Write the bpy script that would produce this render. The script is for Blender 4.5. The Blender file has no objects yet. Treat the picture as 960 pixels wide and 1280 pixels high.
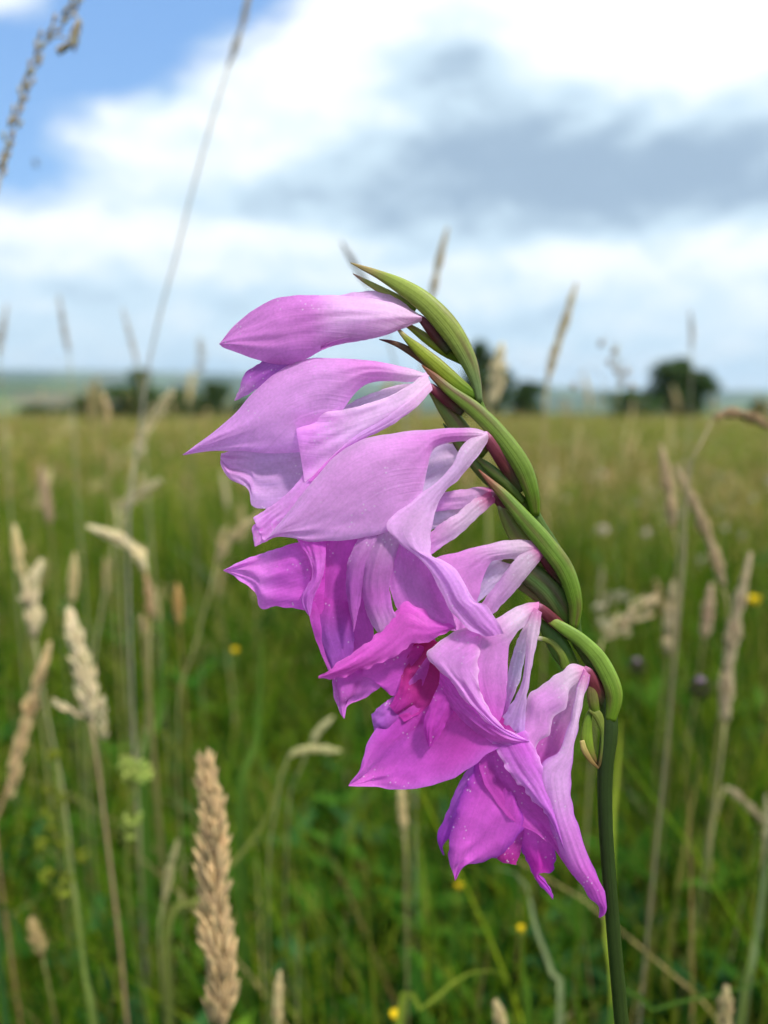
import bpy, math, random
import numpy as np
from mathutils import Vector, Matrix, noise as mnoise
random.seed(7); rng = np.random.default_rng(7)
SC = bpy.context.scene
COL = SC.collection
R = math.radians

# ------------------------------------------------------------------ camera
F_PX = 1065.0            # focal length in photograph pixels (960 x 1280)
EYE = 0.65               # metres above the ground
PITCH = math.atan(150.0 / F_PX)
cam = bpy.data.cameras.new("camera"); camo = bpy.data.objects.new("camera", cam); COL.objects.link(camo)
cam.sensor_fit = 'VERTICAL'; cam.sensor_height = 36.0; cam.lens = 36.0 * F_PX / 1280.0
cam.clip_start = 0.01; cam.clip_end = 60000
camo.location = (0, 0, EYE); camo.rotation_euler = (math.pi / 2 - PITCH, 0, 0)
cam.dof.use_dof = True; cam.dof.focus_distance = 0.197; cam.dof.aperture_fstop = 8.2; cam.dof.aperture_blades = 0
SC.camera = camo
CF = Vector((0, math.cos(PITCH), -math.sin(PITCH))); CU = Vector((0, math.sin(PITCH), math.cos(PITCH))); CR = Vector((1, 0, 0))
def at(px, py, t):
    """a place in the meadow, t metres in front of the lens"""
    return Vector((0, 0, EYE)) + CF * t + CR * ((px - 480) / F_PX * t) + CU * ((640 - py) / F_PX * t)
def s2l(c):
    return tuple(((v / 255.0) / 12.92 if v <= 10 else ((v / 255.0 + 0.055) / 1.055) ** 2.4) for v in c)

# ------------------------------------------------------------------ sky and sun
SUN_EL, SUN_AZ = 54.0, 128.0       # degrees; azimuth to the right of the view direction
W = bpy.data.worlds.new("World"); SC.world = W; W.use_nodes = True
nt = W.node_tree; nt.nodes.clear()
def N(tree, typ, **kw):
    n = tree.nodes.new(typ)
    for k, v in kw.items(): setattr(n, k, v)
    return n
def mth(tree, op, a, b=None, c=None, clamp=False):
    n = N(tree, 'ShaderNodeMath', operation=op); n.use_clamp = clamp
    for i, v in enumerate((a, b, c)):
        if v is None: continue
        if isinstance(v, (int, float)): n.inputs[i].default_value = v
        else: tree.links.new(v, n.inputs[i])
    return n.outputs[0]
def mixc(tree, fac, a, b, blend='MIX'):
    n = N(tree, 'ShaderNodeMix', data_type='RGBA', blend_type=blend); n.clamp_factor = True
    for s, v in ((n.inputs[0], fac), (n.inputs[6], a), (n.inputs[7], b)):
        if isinstance(v, (int, float)): s.default_value = v
        elif isinstance(v, tuple): s.default_value = (*v[:3], 1)
        else: tree.links.new(v, s)
    return n.outputs[2]
def smooth(tree, v, a, b):
    n = N(tree, 'ShaderNodeMapRange', interpolation_type='SMOOTHSTEP'); tree.links.new(v, n.inputs[0])
    n.inputs[1].default_value = a; n.inputs[2].default_value = b
    return n.outputs[0]
def build_sky():
    t = nt
    tc = N(t, 'ShaderNodeTexCoord'); sep = N(t, 'ShaderNodeSeparateXYZ'); t.links.new(tc.outputs['Generated'], sep.inputs[0])
    az = mth(t, 'ARCTAN2', sep.outputs[0], sep.outputs[1]); el = mth(t, 'ARCSINE', sep.outputs[2])
    def blob(px, py, sx, sy, tilt=0.0):
        a0 = math.atan((px - 480) / F_PX); e0 = math.atan((490 - py) / F_PX)
        da = mth(t, 'SUBTRACT', az, a0); de = mth(t, 'SUBTRACT', el, e0)
        if tilt: de = mth(t, 'SUBTRACT', de, mth(t, 'MULTIPLY', da, tilt))
        qa = mth(t, 'POWER', mth(t, 'ABSOLUTE', mth(t, 'DIVIDE', da, sx / F_PX)), 2.0)
        qe = mth(t, 'POWER', mth(t, 'ABSOLUTE', mth(t, 'DIVIDE', de, sy / F_PX)), 2.0)
        return mth(t, 'EXPONENT', mth(t, 'MULTIPLY', mth(t, 'ADD', qa, qe), -1.0))
    def fbm(scale, sz, off, detail=6, rough=.55, dist=0.0):
        m = N(t, 'ShaderNodeMapping'); m.inputs['Scale'].default_value = (1, 1, sz); m.inputs['Location'].default_value = off
        t.links.new(tc.outputs['Generated'], m.inputs[0])
        n = N(t, 'ShaderNodeTexNoise'); n.inputs['Scale'].default_value = scale; n.inputs['Detail'].default_value = detail
        n.inputs['Roughness'].default_value = rough; n.inputs['Distortion'].default_value = dist
        t.links.new(m.outputs[0], n.inputs['Vector'])
        return mth(t, 'SUBTRACT', n.outputs[0], 0.5)
    sky = N(t, 'ShaderNodeTexSky', sky_type='NISHITA'); sky.sun_disc = False
    sky.sun_elevation = R(SUN_EL); sky.sun_rotation = R(SUN_AZ); sky.altitude = 300; sky.air_density = 1.0; sky.dust_density = 0.6; sky.ozone_density = 2.0
    big = fbm(3.4, 2.2, (3.1, 1.2, .4), 9, .58, .4)
    mid = fbm(9.0, 1.9, (7.7, 2.1, 5.3), 9, .62, .5)
    fine = fbm(20.0, 2.4, (2.7, 9.1, 1.3), 9, .62, .6)
    # how much cloud: a ragged gap of blue at the upper left, thin veils below it
    cov = mth(t, 'ADD', 0.66, mth(t, 'MULTIPLY', big, .7))
    cov = mth(t, 'ADD', cov, mth(t, 'MULTIPLY', mid, 1.3))
    cov = mth(t, 'ADD', cov, mth(t, 'MULTIPLY', fine, .6))
    for (b, k) in ((blob(205, 60, 190, 85, .25), -1.0), (blob(60, 165, 130, 110), -.72), (blob(320, 25, 100, 65), -.35), (blob(30, 62, 90, 38, -.2), .75), (blob(225, 42, 60, 22, -.3), .45),
                   (blob(700, 60, 330, 130), .9), (blob(190, 210, 110, 45, -.25), .75), (blob(330, 140, 110, 60, .3), .6), (blob(30, 250, 90, 40), -.25),
                   (blob(480, 340, 700, 110), .25), (blob(700, 240, 350, 90), .6)):
        cov = mth(t, 'ADD', cov, mth(t, 'MULTIPLY', b, k))
    mask = smooth(t, cov, .05, .85)
    # cloud shading: blue-grey flat undersides, white tops
    dk = mth(t, 'ADD', .24, mth(t, 'MULTIPLY', big, -.5))
    dk = mth(t, 'ADD', dk, mth(t, 'MULTIPLY', fbm(6.0, 2.3, (1.7, 8.1, 2.9), 9, .6, .3), .9))
    dk = mth(t, 'ADD', dk, mth(t, 'MULTIPLY', fbm(16.0, 2.2, (4.7, 3.1, 6.9), 9, .62, .3), .6))
    for (b, k) in ((blob(700, 245, 270, 58, .0), .66), (blob(930, 210, 190, 55, -.05), .35), (blob(590, 165, 230, 75), .36), (blob(560, 50, 55, 90, -.8), .3),
                   (blob(820, 60, 200, 80), -.8), (blob(430, 50, 110, 90, .3), -.7), (blob(850, 160, 70, 26, .6), -.3), (blob(150, 250, 240, 55), -.2), (blob(640, 330, 330, 22), -.15),
                   (blob(130, 300, 200, 18), -.25), (blob(300, 335, 300, 14), .22), (blob(700, 395, 340, 30), .16), (blob(120, 425, 300, 25), .16)):
        dk = mth(t, 'ADD', dk, mth(t, 'MULTIPLY', b, k))
    for (sc_, dz, gain, o1, sz_) in ((4.5, .055, .9, (11.3, 4.2, 8.4), 1.9), (11.0, .022, .75, (5.3, 7.2, 3.4), 1.9)):
        hi = fbm(sc_, sz_, (o1[0], o1[1], o1[2] + dz * sz_), 7, .55, .25); lo = fbm(sc_, sz_, o1, 7, .55, .25)
        dk = mth(t, 'ADD', dk, mth(t, 'MULTIPLY', mth(t, 'SUBTRACT', hi, lo), gain))
    shade = smooth(t, dk, -.30, 1.30)
    K = 10.0   # the Background below runs at strength 0.1
    lit = tuple(v * K for v in (.88, .92, .94)); grey = tuple(v * K for v in (.31, .42, .55)); pale = tuple(v * K for v in (.57, .72, .83))
    blue = mixc(t, .75, sky.outputs[0], tuple(v * K for v in (.22, .43, .82)))
    blue = mixc(t, mth(t, 'MULTIPLY', smooth(t, el, .42, .0), .55), blue, tuple(v * K for v in (.36, .60, .85)))
    c1 = mixc(t, smooth(t, shade, .0, .5), lit, pale); c2 = mixc(t, smooth(t, shade, .38, .95), c1, grey)
    c = mixc(t, mask, blue, c2)
    # towards the horizon the veil grows even and blue
    c = mixc(t, mth(t, 'MULTIPLY', smooth(t, el, .17, -.01), .55), c, tuple(v * K for v in (.53, .69, .82)))
    bg = N(t, 'ShaderNodeBackground'); bg.inputs[1].default_value = 0.1; t.links.new(c, bg.inputs[0])
    out = N(t, 'ShaderNodeOutputWorld'); t.links.new(bg.outputs[0], out.inputs[0])
build_sky()
W.cycles.sampling_method = 'MANUAL'; W.cycles.sample_map_resolution = 1024
sun = bpy.data.lights.new("sun", 'SUN'); suno = bpy.data.objects.new("sun", sun); COL.objects.link(suno)
sun.energy = 4.1; sun.angle = R(7); sun.color = (1, .965, .91)
sd = Vector((math.sin(R(SUN_AZ)) * math.cos(R(SUN_EL)), math.cos(R(SUN_AZ)) * math.cos(R(SUN_EL)), math.sin(R(SUN_EL))))
suno.rotation_euler = sd.to_track_quat('Z', 'Y').to_euler()
vs = SC.view_settings; vs.view_transform = 'Standard'; vs.look = 'None'; vs.gamma = 1; vs.exposure = 0.32; vs.use_curve_mapping = False
cy = SC.cycles
cy.max_bounces = 8; cy.diffuse_bounces = 5; cy.transmission_bounces = 6; cy.transparent_max_bounces = 8; cy.volume_bounces = 0
cy.use_denoising = True; cy.use_adaptive_sampling = True; cy.adaptive_threshold = 0.03; cy.sample_clamp_indirect = 6

# ------------------------------------------------------------------ helpers
def link(o, parent=None):
    COL.objects.link(o)
    if parent is not None: o.parent = parent
    return o
def mesh_obj(name, verts, faces, mat, parent=None, cols=None, uvs=None, smooth_sh=True, origin=None):
    me = bpy.data.meshes.new(name)
    if origin is None: origin = Vector((0, 0, 0))
    me.from_pydata([tuple(Vector(v) - origin) for v in verts], [], faces)
    if cols is not None:
        a = me.color_attributes.new("tint", 'FLOAT_COLOR', 'POINT')
        a.data.foreach_set('color', np.array([(*c[:3], 1) for c in cols], dtype=np.float32).ravel())
    if uvs is not None:
        u = me.uv_layers.new(name="uv")
        vi = np.zeros(len(me.loops), dtype=np.int32); me.loops.foreach_get('vertex_index', vi)
        u.data.foreach_set('uv', np.array(uvs, dtype=np.float32)[vi].ravel())
    if smooth_sh: me.polygons.foreach_set('use_smooth', [True] * len(me.polygons))
    me.materials.append(mat); me.update()
    o = bpy.data.objects.new(name, me)
    link(o, parent)
    base = Vector((0, 0, 0)) if parent is None else parent.location if parent.parent is None else parent.location + parent.parent.location
    o.location = origin - base
    return o
def empty(name, loc, parent=None):
    o = bpy.data.objects.new(name, None); link(o, parent)
    o.location = Vector(loc) - (parent.location if parent is not None else Vector((0, 0, 0)))
    o.empty_display_size = .02
    return o
def tag(o, label=None, cat=None, group=None, kind=None):
    if label: o['label'] = label
    if cat: o['category'] = cat
    if group: o['group'] = group
    if kind: o['kind'] = kind
    return o
def spline(pts, n):
    """Catmull-Rom through pts (tuples of any length), n samples by arc length over the first two or three numbers"""
    P = [np.array(p, float) for p in pts]
    if len(P) == 2: return [P[0] + (P[1] - P[0]) * i / (n - 1) for i in range(n)]
    Q = [2 * P[0] - P[1]] + P + [2 * P[-1] - P[-2]]
    S = []
    for i in range(len(P) - 1):
        a, b, c, d = Q[i:i + 4]
        for k in range(12):
            u = k / 12.0
            S.append(.5 * ((2 * b) + (c - a) * u + (2 * a - 5 * b + 4 * c - d) * u * u + (3 * b - a - 3 * c + d) * u ** 3))
    S.append(P[-1]); S = np.array(S)
    dl = np.linalg.norm(np.diff(S[:, :2] if S.shape[1] < 4 else S[:, :3], axis=0), axis=1); L = np.concatenate([[0], np.cumsum(dl)])
    if L[-1] <= 0: return [S[0]] * n
    T = np.linspace(0, L[-1], n)
    return [np.array([np.interp(x, L, S[:, k]) for k in range(S.shape[1])]) for x in T]
def lerp3(stops, v):
    for (a, ca), (b, cb) in zip(stops, stops[1:]):
        if v <= b:
            f = 0 if b == a else max(0, (v - a) / (b - a))
            f = f * f * (3 - 2 * f)
            return tuple(x + (y - x) * f for x, y in zip(ca, cb))
    return stops[-1][1]

# ------------------------------------------------------------------ materials
def new_mat(name):
    m = bpy.data.materials.new(name); m.use_nodes = True; m.node_tree.nodes.clear(); return m, m.node_tree
def leafy(name, trans=.35, rough=.5, spec=.3, bump=.3, vein=(40, 2), vein_amt=.25, jitter=.25, tint=None, coat=0.0, speck=0.0, tr_sat=1.0, fine=False):
    """thin plant tissue: vertex tint, lengthwise veins, light passing through"""
    m, t = new_mat(name)
    if tint is None:
        a = N(t, 'ShaderNodeAttribute', attribute_name='tint'); col = a.outputs['Color']
    else:
        rgb = N(t, 'ShaderNodeRGB'); rgb.outputs[0].default_value = (*tint, 1); col = rgb.outputs[0]
    tc = N(t, 'ShaderNodeTexCoord')
    mp = N(t, 'ShaderNodeMapping'); mp.inputs['Scale'].default_value = (vein[0], vein[1], 1); t.links.new(tc.outputs['UV'], mp.inputs[0])
    n = N(t, 'ShaderNodeTexNoise'); n.inputs['Scale'].default_value = 1; n.inputs['Detail'].default_value = 4; n.inputs['Distortion'].default_value = .3; t.links.new(mp.outputs[0], n.inputs['Vector'])
    v = mth(t, 'MULTIPLY_ADD', mth(t, 'SUBTRACT', n.outputs[0], .5), vein_amt * 2, 1.0)
    n2 = N(t, 'ShaderNodeTexNoise'); n2.inputs['Scale'].default_value = 260; n2.inputs['Detail'].default_value = 3; t.links.new(tc.outputs['Object'], n2.inputs['Vector'])
    v = mth(t, 'MULTIPLY', v, mth(t, 'MULTIPLY_ADD', mth(t, 'SUBTRACT', n2.outputs[0], .5), jitter, 1.0))
    if fine:
        n4 = N(t, 'ShaderNodeTexNoise'); n4.inputs['Scale'].default_value = 1500; n4.inputs['Detail'].default_value = 2; t.links.new(tc.outputs['Object'], n4.inputs['Vector'])
        v = mth(t, 'MULTIPLY', v, mth(t, 'MULTIPLY_ADD', mth(t, 'SUBTRACT', n4.outputs[0], .5), .32, 1.0))
    oi = N(t, 'ShaderNodeObjectInfo')
    v = mth(t, 'MULTIPLY', v, mth(t, 'MULTIPLY_ADD', oi.outputs['Random'], jitter, 1 - jitter / 2))
    cc = N(t, 'ShaderNodeCombineXYZ'); [t.links.new(v, cc.inputs[i]) for i in range(3)]
    col = mixc(t, 1.0, col, cc.outputs[0], 'MULTIPLY')
    h = n.outputs[0]
    if speck:
        vo = N(t, 'ShaderNodeTexVoronoi'); vo.inputs['Scale'].default_value = 780; t.links.new(tc.outputs['Object'], vo.inputs['Vector'])
        n3 = N(t, 'ShaderNodeTexNoise'); n3.inputs['Scale'].default_value = 90; t.links.new(tc.outputs['Object'], n3.inputs['Vector'])
        f = mth(t, 'MULTIPLY', smooth(t, vo.outputs['Distance'], .24, .06), smooth(t, n3.outputs[0], .52, .60))
        col = mixc(t, mth(t, 'MULTIPLY', f, speck), col, (.88, .78, .9))
    b = N(t, 'ShaderNodeBsdfPrincipled'); t.links.new(col, b.inputs['Base Color']); b.inputs['Roughness'].default_value = rough; b.inputs['Specular IOR Level'].default_value = spec
    if coat: b.inputs['Sheen Weight'].default_value = coat; b.inputs['Sheen Roughness'].default_value = .4
    bp = N(t, 'ShaderNodeBump'); bp.inputs['Strength'].default_value = bump; bp.inputs['Distance'].default_value = .0006
    t.links.new(mth(t, 'ADD', h, mth(t, 'MULTIPLY', n2.outputs[0], .35)), bp.inputs['Height']); t.links.new(bp.outputs[0], b.inputs['Normal'])
    tr = N(t, 'ShaderNodeBsdfTranslucent')
    tcol = mixc(t, tr_sat, col, col, 'MULTIPLY') if tr_sat < 1 else col
    t.links.new(tcol, tr.inputs[0])
    mx = N(t, 'ShaderNodeMixShader'); mx.inputs[0].default_value = trans
    t.links.new(b.outputs[0], mx.inputs[1]); t.links.new(tr.outputs[0], mx.inputs[2])
    o = N(t, 'ShaderNodeOutputMaterial'); t.links.new(mx.outputs[0], o.inputs[0])
    return m
M_PETAL = leafy('petal_tissue', trans=.5, rough=.52, spec=.22, bump=.26, vein=(40, 1.6), vein_amt=.12, jitter=.30, coat=.2, speck=.6, fine=True)
M_STALK = leafy('stalk_skin', trans=.06, rough=.40, spec=.28, bump=.3, vein=(30, 1.3), vein_amt=.22, jitter=.45, fine=True)
M_GRASS = leafy('grass_blade_tissue', trans=.36, rough=.65, spec=.05, bump=.2, vein=(10, 1), vein_amt=.15, jitter=.55)
M_STRAW = leafy('dry_straw', trans=.30, rough=.75, spec=.15, bump=.3, vein=(12, 3), vein_amt=.3, jitter=.3)
M_TREE = leafy('tree_leaf', trans=.30, rough=.6, spec=.2, bump=.0, vein=(1, 1), vein_amt=.1, jitter=.3)
def ground_mat(name, cols, scale, scale2, rough=.95):
    m, t = new_mat(name); tc = N(t, 'ShaderNodeTexCoord')
    n = N(t, 'ShaderNodeTexNoise'); n.inputs['Scale'].default_value = scale; n.inputs['Detail'].default_value = 8; t.links.new(tc.outputs['Object'], n.inputs['Vector'])
    r = N(t, 'ShaderNodeValToRGB'); t.links.new(n.outputs[0], r.inputs[0])
    el = r.color_ramp.elements; el[0].position = .32; el[0].color = (*cols[0], 1); el[1].position = .68; el[1].color = (*cols[-1], 1)
    for i, c in enumerate(cols[1:-1]): e = el.new(.32 + .36 * (i + 1) / (len(cols) - 1)); e.color = (*c, 1)
    v = N(t, 'ShaderNodeTexVoronoi'); v.inputs['Scale'].default_value = scale2; t.links.new(tc.outputs['Object'], v.inputs['Vector'])
    c = mixc(t, .45, r.outputs[0], mixc(t, .8, r.outputs[0], v.outputs['Color'], 'MULTIPLY')) if scale2 else r.outputs[0]
    b = N(t, 'ShaderNodeBsdfPrincipled'); t.links.new(c, b.inputs['Base Color']); b.inputs['Roughness'].default_value = rough; b.inputs['Specular IOR Level'].default_value = .1
    bp = N(t, 'ShaderNodeBump'); bp.inputs['Strength'].default_value = .4; bp.inputs['Distance'].default_value = .02; t.links.new(n.outputs[0], bp.inputs['Height']); t.links.new(bp.outputs[0], b.inputs['Normal'])
    o = N(t, 'ShaderNodeOutputMaterial'); t.links.new(b.outputs[0], o.inputs[0]); return m
M_SOIL = ground_mat('meadow_floor', [(.012, .016, .006), (.03, .04, .012), (.05, .045, .02)], 9, 0)
M_HILL = ground_mat('farmland', [(.012, .032, .018), (.03, .06, .02), (.16, .20, .08), (.02, .045, .02)], .0016, .004)

# ------------------------------------------------------------------ ground, valley and far hills
def height(x, y):
    r = math.hypot(x, y); az = math.atan2(x, y)
    z = -.025 * max(0.0, y) if y < 150 else -3.75
    if y < 0: z = .012 * y
    if r > 150:
        f = min(1, (r - 150) / 900.0); z += -62 * f * f * (3 - 2 * f)
    if r > 1400:   # a nearer pale hillside at the left
        f = max(0, 1 - abs(r - 3000) / 1500.0); f = f * f * (3 - 2 * f)
        side = 1 / (1 + math.exp((az + .16) / .045))
        z += f * (88 * side + 30 * mnoise.noise(Vector((x / 900, y / 900, 3))) + 12)
    if r > 4500:
        f = min(1, (r - 4500) / 4500.0); f = f * f * (3 - 2 * f)
        side = 1 / (1 + math.exp((az - .02) / .12))
        z += f * (66 + 250 * side * (.92 + .08 * math.sin(az * 6)) + 22 * mnoise.noise(Vector((az * 7, 1.3, r / 6000))) + 6 * mnoise.noise(Vector((az * 26, 4.3, r / 3000))))
    if r < 25: z += .02 * mnoise.noise(Vector((x * 1.3, y * 1.3, 0)))
    return z
def ring_sheet(name, radii, naz, mat):
    vs_, fs = [], []
    for r in radii:
        for k in range(naz):
            a = 2 * math.pi * k / naz; x, y = r * math.sin(a), r * math.cos(a); vs_.append((x, y, height(x, y)))
    for i in range(len(radii) - 1):
        for k in range(naz):
            a, b = i * naz + k, i * naz + (k + 1) % naz
            fs.append((a, b, b + naz, a + naz))
    if radii[0] < 1: fs.append(tuple(range(naz))[::-1])
    return tag(mesh_obj(name, vs_, fs, mat), kind='structure')
ring_sheet('ground', [.3 * (700 / .3) ** (i / 70) for i in range(71)], 160, M_SOIL)
ring_sheet('hills', [700 * (12000 / 700) ** (i / 70) for i in range(71)], 420, M_HILL)

# ------------------------------------------------------------------ meadow (uncountable grass)
def blade(V, Fc, C, U, x, y, h, w, lean, ang, col, tipcol=None, segs=6, z0=0.0, droop=.0, twist=0.0):
    dx, dy = math.cos(ang), math.sin(ang); ta = ang + math.pi / 2 + twist
    b0 = len(V)
    for i in range(segs + 1):
        s = i / segs; off = lean * h * s ** 1.8; z = z0 + h * (s - droop * s ** 4)
        ww = w * (.55 + .45 * math.sin(math.pi * min(1, s * 1.1 + .25))) * (1 - s ** 3) + .0002
        ta2 = ta + twist * s
        px, py = x + dx * off, y + dy * off
        V.append((px - math.cos(ta2) * ww / 2, py - math.sin(ta2) * ww / 2, z)); V.append((px + math.cos(ta2) * ww / 2, py + math.sin(ta2) * ww / 2, z + ww * .15))
        c = col if tipcol is None else tuple(a + (b - a) * s ** 2 for a, b in zip(col, tipcol))
        C += [c, c]; U += [(0, s), (1, s)]
    for i in range(segs): a = b0 + 2 * i; Fc.append((a, a + 1, a + 3, a + 2))
def spindle(V, Fc, C, U, p, d, ln, r, col, ns=5, col2=None):
    d = d.normalized(); a = d.orthogonal().normalized(); b = d.cross(a); b0 = len(V)
    V.append(tuple(p)); C.append(col); U.append((0, 0))
    for s, k in ((.25, .85), (.6, 1.0), (.85, .45)):
        for j in range(ns):
            q = 2 * math.pi * j / ns; V.append(tuple(p + d * ln * s + (a * math.cos(q) + b * math.sin(q)) * r * k)); C.append(col if s < .8 or not col2 else col2); U.append((j / ns, s))
    V.append(tuple(p + d * ln)); C.append(col2 or col); U.append((0, 1)); e = len(V) - 1
    for j in range(ns):
        k = (j + 1) % ns
        Fc.append((b0, b0 + 1 + k, b0 + 1 + j))
        for q in range(2): Fc.append((b0 + 1 + q * ns + j, b0 + 1 + q * ns + k, b0 + 1 + (q + 1) * ns + k, b0 + 1 + (q + 1) * ns + j))
        Fc.append((b0 + 1 + 2 * ns + j, b0 + 1 + 2 * ns + k, e))
GREENS = [(.036, .110, .004), (.064, .155, .005), (.10, .185, .006), (.014, .058, .004), (.17, .225, .010), (.036, .13, .010)]
STRAWS = [(.44, .34, .13), (.52, .42, .19), (.36, .26, .09), (.56, .47, .24)]
def jit(c, a=.2): k = 1 + random.uniform(-a, a); return tuple(max(0, v * k * (1 + random.uniform(-.06, .06))) for v in c)
def proto_tuft(n, rad, hmin, hmax, w, dry, tipf=.25):
    V, Fc, C, U = [], [], [], []
    for _ in range(n):
        a = random.uniform(0, 6.28); r = rad * math.sqrt(random.random()); g = jit(random.choice(GREENS))
        if random.random() < dry: g = jit(random.choice(STRAWS)); 
        tipc = tuple(a_ * .45 + b_ * .55 for a_, b_ in zip(g, (.34, .27, .05))) if random.random() < tipf else g
        blade(V, Fc, C, U, r * math.cos(a), r * math.sin(a), random.uniform(hmin, hmax), w * random.uniform(.6, 1.4), random.uniform(.05, .75) ** 1.3, random.uniform(0, 6.28), g, tipc, 6, 0, random.choice((0, .1, .35)), random.uniform(-.7, .7))
    return V, Fc, C, U
def proto_head(dense):
    V, Fc, C, U = [], [], [], []
    h = random.uniform(.50, .62); lean = random.uniform(.03, .22); an = random.uniform(0, 6.28); st = jit((.24, .22, .07))
    blade(V, Fc, C, U, 0, 0, h, .0022, lean, an, st, segs=7); blade(V, Fc, C, U, 0, 0, h, .0022, lean, an, st, segs=7, twist=1.2)
    hl = random.uniform(.05, .11); rr = random.uniform(.0045, .009); c = tuple(min(.78, q_ * 1.3) for q_ in jit(random.choice(STRAWS), .2))
    for i in range(26 if dense else 18):
        s = i / 25; z = h - hl * (1 - s); q = z / h; p = Vector((math.cos(an) * lean * h * q ** 1.8, math.sin(an) * lean * h * q ** 1.8, z))
        a = random.uniform(0, 6.28); o = rr * math.sin(math.pi * min(1, .12 + .85 * s)) * (1 if dense else 2.6)
        spindle(V, Fc, C, U, p + Vector((math.cos(a) * o * .4, math.sin(a) * o * .4, 0)), Vector((math.cos(a) * o, math.sin(a) * o, rr * 2.2)), random.uniform(.008, .013), .0017, jit(c, .2), 4)
    return V, Fc, C, U
def proto_herb():
    V, Fc, C, U = [], [], [], []
    for _ in range(random.randint(9, 14)):
        a = random.uniform(0, 6.28); g = jit(random.choice([(.036, .115, .012), (.055, .15, .012), (.04, .125, .035), (.09, .17, .012)]))
        hh = random.uniform(.04, .24); x, y = random.uniform(-.03, .03), random.uniform(-.03, .03)
        blade(V, Fc, C, U, x, y, hh, .0018, .3, a, g, segs=4)
        cx, cy_ = x + math.cos(a) * .3 * hh, y + math.sin(a) * .3 * hh
        for k in range(random.choice((3, 3, 5))):
            aa = a + k * 2.1 + random.uniform(-.3, .3); L = random.uniform(.018, .04); wv = L * random.uniform(.3, .55); b0 = len(V); dr = random.uniform(-.35, .4)
            for i in range(6):
                s = i / 5; ww = wv * math.sin(math.pi * (.08 + .92 * s) ** .8) / 1.0 * .5 if i < 5 else .0005
                p = Vector((cx + math.cos(aa) * L * s, cy_ + math.sin(aa) * L * s, hh + L * (s * .5 - dr * s * s))); q = Vector((-math.sin(aa), math.cos(aa), 0))
                V.append(tuple(p - q * ww + Vector((0, 0, ww * .5)))); V.append(tuple(p)); V.append(tuple(p + q * ww + Vector((0, 0, ww * .5)))); C += [g] * 3; U += [(0, s), (.5, s), (1, s)]
            for i in range(5):
                for j in range(2): a_ = b0 + 3 * i + j; Fc.append((a_, a_ + 1, a_ + 4, a_ + 3))
    return V, Fc, C, U
def proto_collection(name, protos, mat):
    c = bpy.data.collections.new(name)
    for (V, Fc, C, U) in protos:
        o = mesh_obj(name, V, Fc, mat, cols=C, uvs=U); COL.objects.unlink(o); c.objects.link(o)
    return c
def scatter(name, coll, pts, nvar):
    """pts rows: x y z rot sxy sz"""
    P = np.array(pts, dtype=np.float32); me = bpy.data.meshes.new(name); me.vertices.add(len(P)); me.vertices.foreach_set('co', P[:, :3].ravel())
    n = len(P); rot = np.zeros((n, 3), np.float32); rot[:, 2] = P[:, 3]; rot[:, 0] = rng.normal(0, .10, n); rot[:, 1] = rng.normal(0, .10, n)
    sc = np.stack([P[:, 4], P[:, 4], P[:, 5]], 1)
    a = me.attributes.new('rot', 'FLOAT_VECTOR', 'POINT'); a.data.foreach_set('vector', rot.ravel())
    a = me.attributes.new('siz', 'FLOAT_VECTOR', 'POINT'); a.data.foreach_set('vector', sc.ravel().astype(np.float32))
    a = me.attributes.new('var', 'INT', 'POINT'); a.data.foreach_set('value', rng.integers(0, nvar, n).astype(np.int32))
    o = bpy.data.objects.new(name, me); link(o)
    g = bpy.data.node_groups.new(name, 'GeometryNodeTree'); g.interface.new_socket('Geometry', in_out='INPUT', socket_type='NodeSocketGeometry'); g.interface.new_socket('Geometry', in_out='OUTPUT', socket_type='NodeSocketGeometry')
    gi = g.nodes.new('NodeGroupInput'); go = g.nodes.new('NodeGroupOutput'); iop = g.nodes.new('GeometryNodeInstanceOnPoints'); ci = g.nodes.new('GeometryNodeCollectionInfo')
    ci.inputs['Collection'].default_value = coll; ci.inputs['Separate Children'].default_value = True; ci.inputs['Reset Children'].default_value = True
    def at_(nm, ty): q = g.nodes.new('GeometryNodeInputNamedAttribute'); q.data_type = ty; q.inputs[0].default_value = nm; return q.outputs[0]
    L = g.links.new
    L(gi.outputs[0], iop.inputs['Points']); L(ci.outputs[0], iop.inputs['Instance']); iop.inputs['Pick Instance'].default_value = True
    L(at_('var', 'INT'), iop.inputs['Instance Index']); e2r = g.nodes.new('FunctionNodeEulerToRotation'); L(at_('rot', 'FLOAT_VECTOR'), e2r.inputs[0]); L(e2r.outputs[0], iop.inputs['Rotation']); L(at_('siz', 'FLOAT_VECTOR'), iop.inputs['Scale'])
    L(iop.outputs[0], go.inputs[0]); m = o.modifiers.new('scatter', 'NODES'); m.node_group = g
    return tag(o, kind='stuff')
def pts_ring(n, r0, r1, half, fxy, fz, near_keep=.33, ylim=None):
    out = []
    while len(out) < n:
        r = math.sqrt(random.uniform(r0 * r0, r1 * r1)); a = random.uniform(-half, half); x, y = r * math.sin(a), r * math.cos(a)
        if y < near_keep * 1.25 and abs(x) < .5: continue
        k = .86 + .55 * mnoise.noise(Vector((x * .8, y * .8, 0))) + .25 * mnoise.noise(Vector((x * .15, y * .15, 9)))
        out.append((x, y, height(x, y) - .005, random.uniform(0, 6.28), fxy * random.uniform(.8, 1.25), fz * random.uniform(.75, 1.15) * k))
    return out
tufts = [proto_tuft(34, .05, .16, .50, .0045, .04) for _ in range(8)] + [proto_tuft(30, .05, .20, .58, .0035, .14) for _ in range(3)] + [proto_tuft(20, .05, .15, .50, .0085, .02) for _ in range(4)]
CT = proto_collection('grass_tufts', tufts, M_GRASS)
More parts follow.
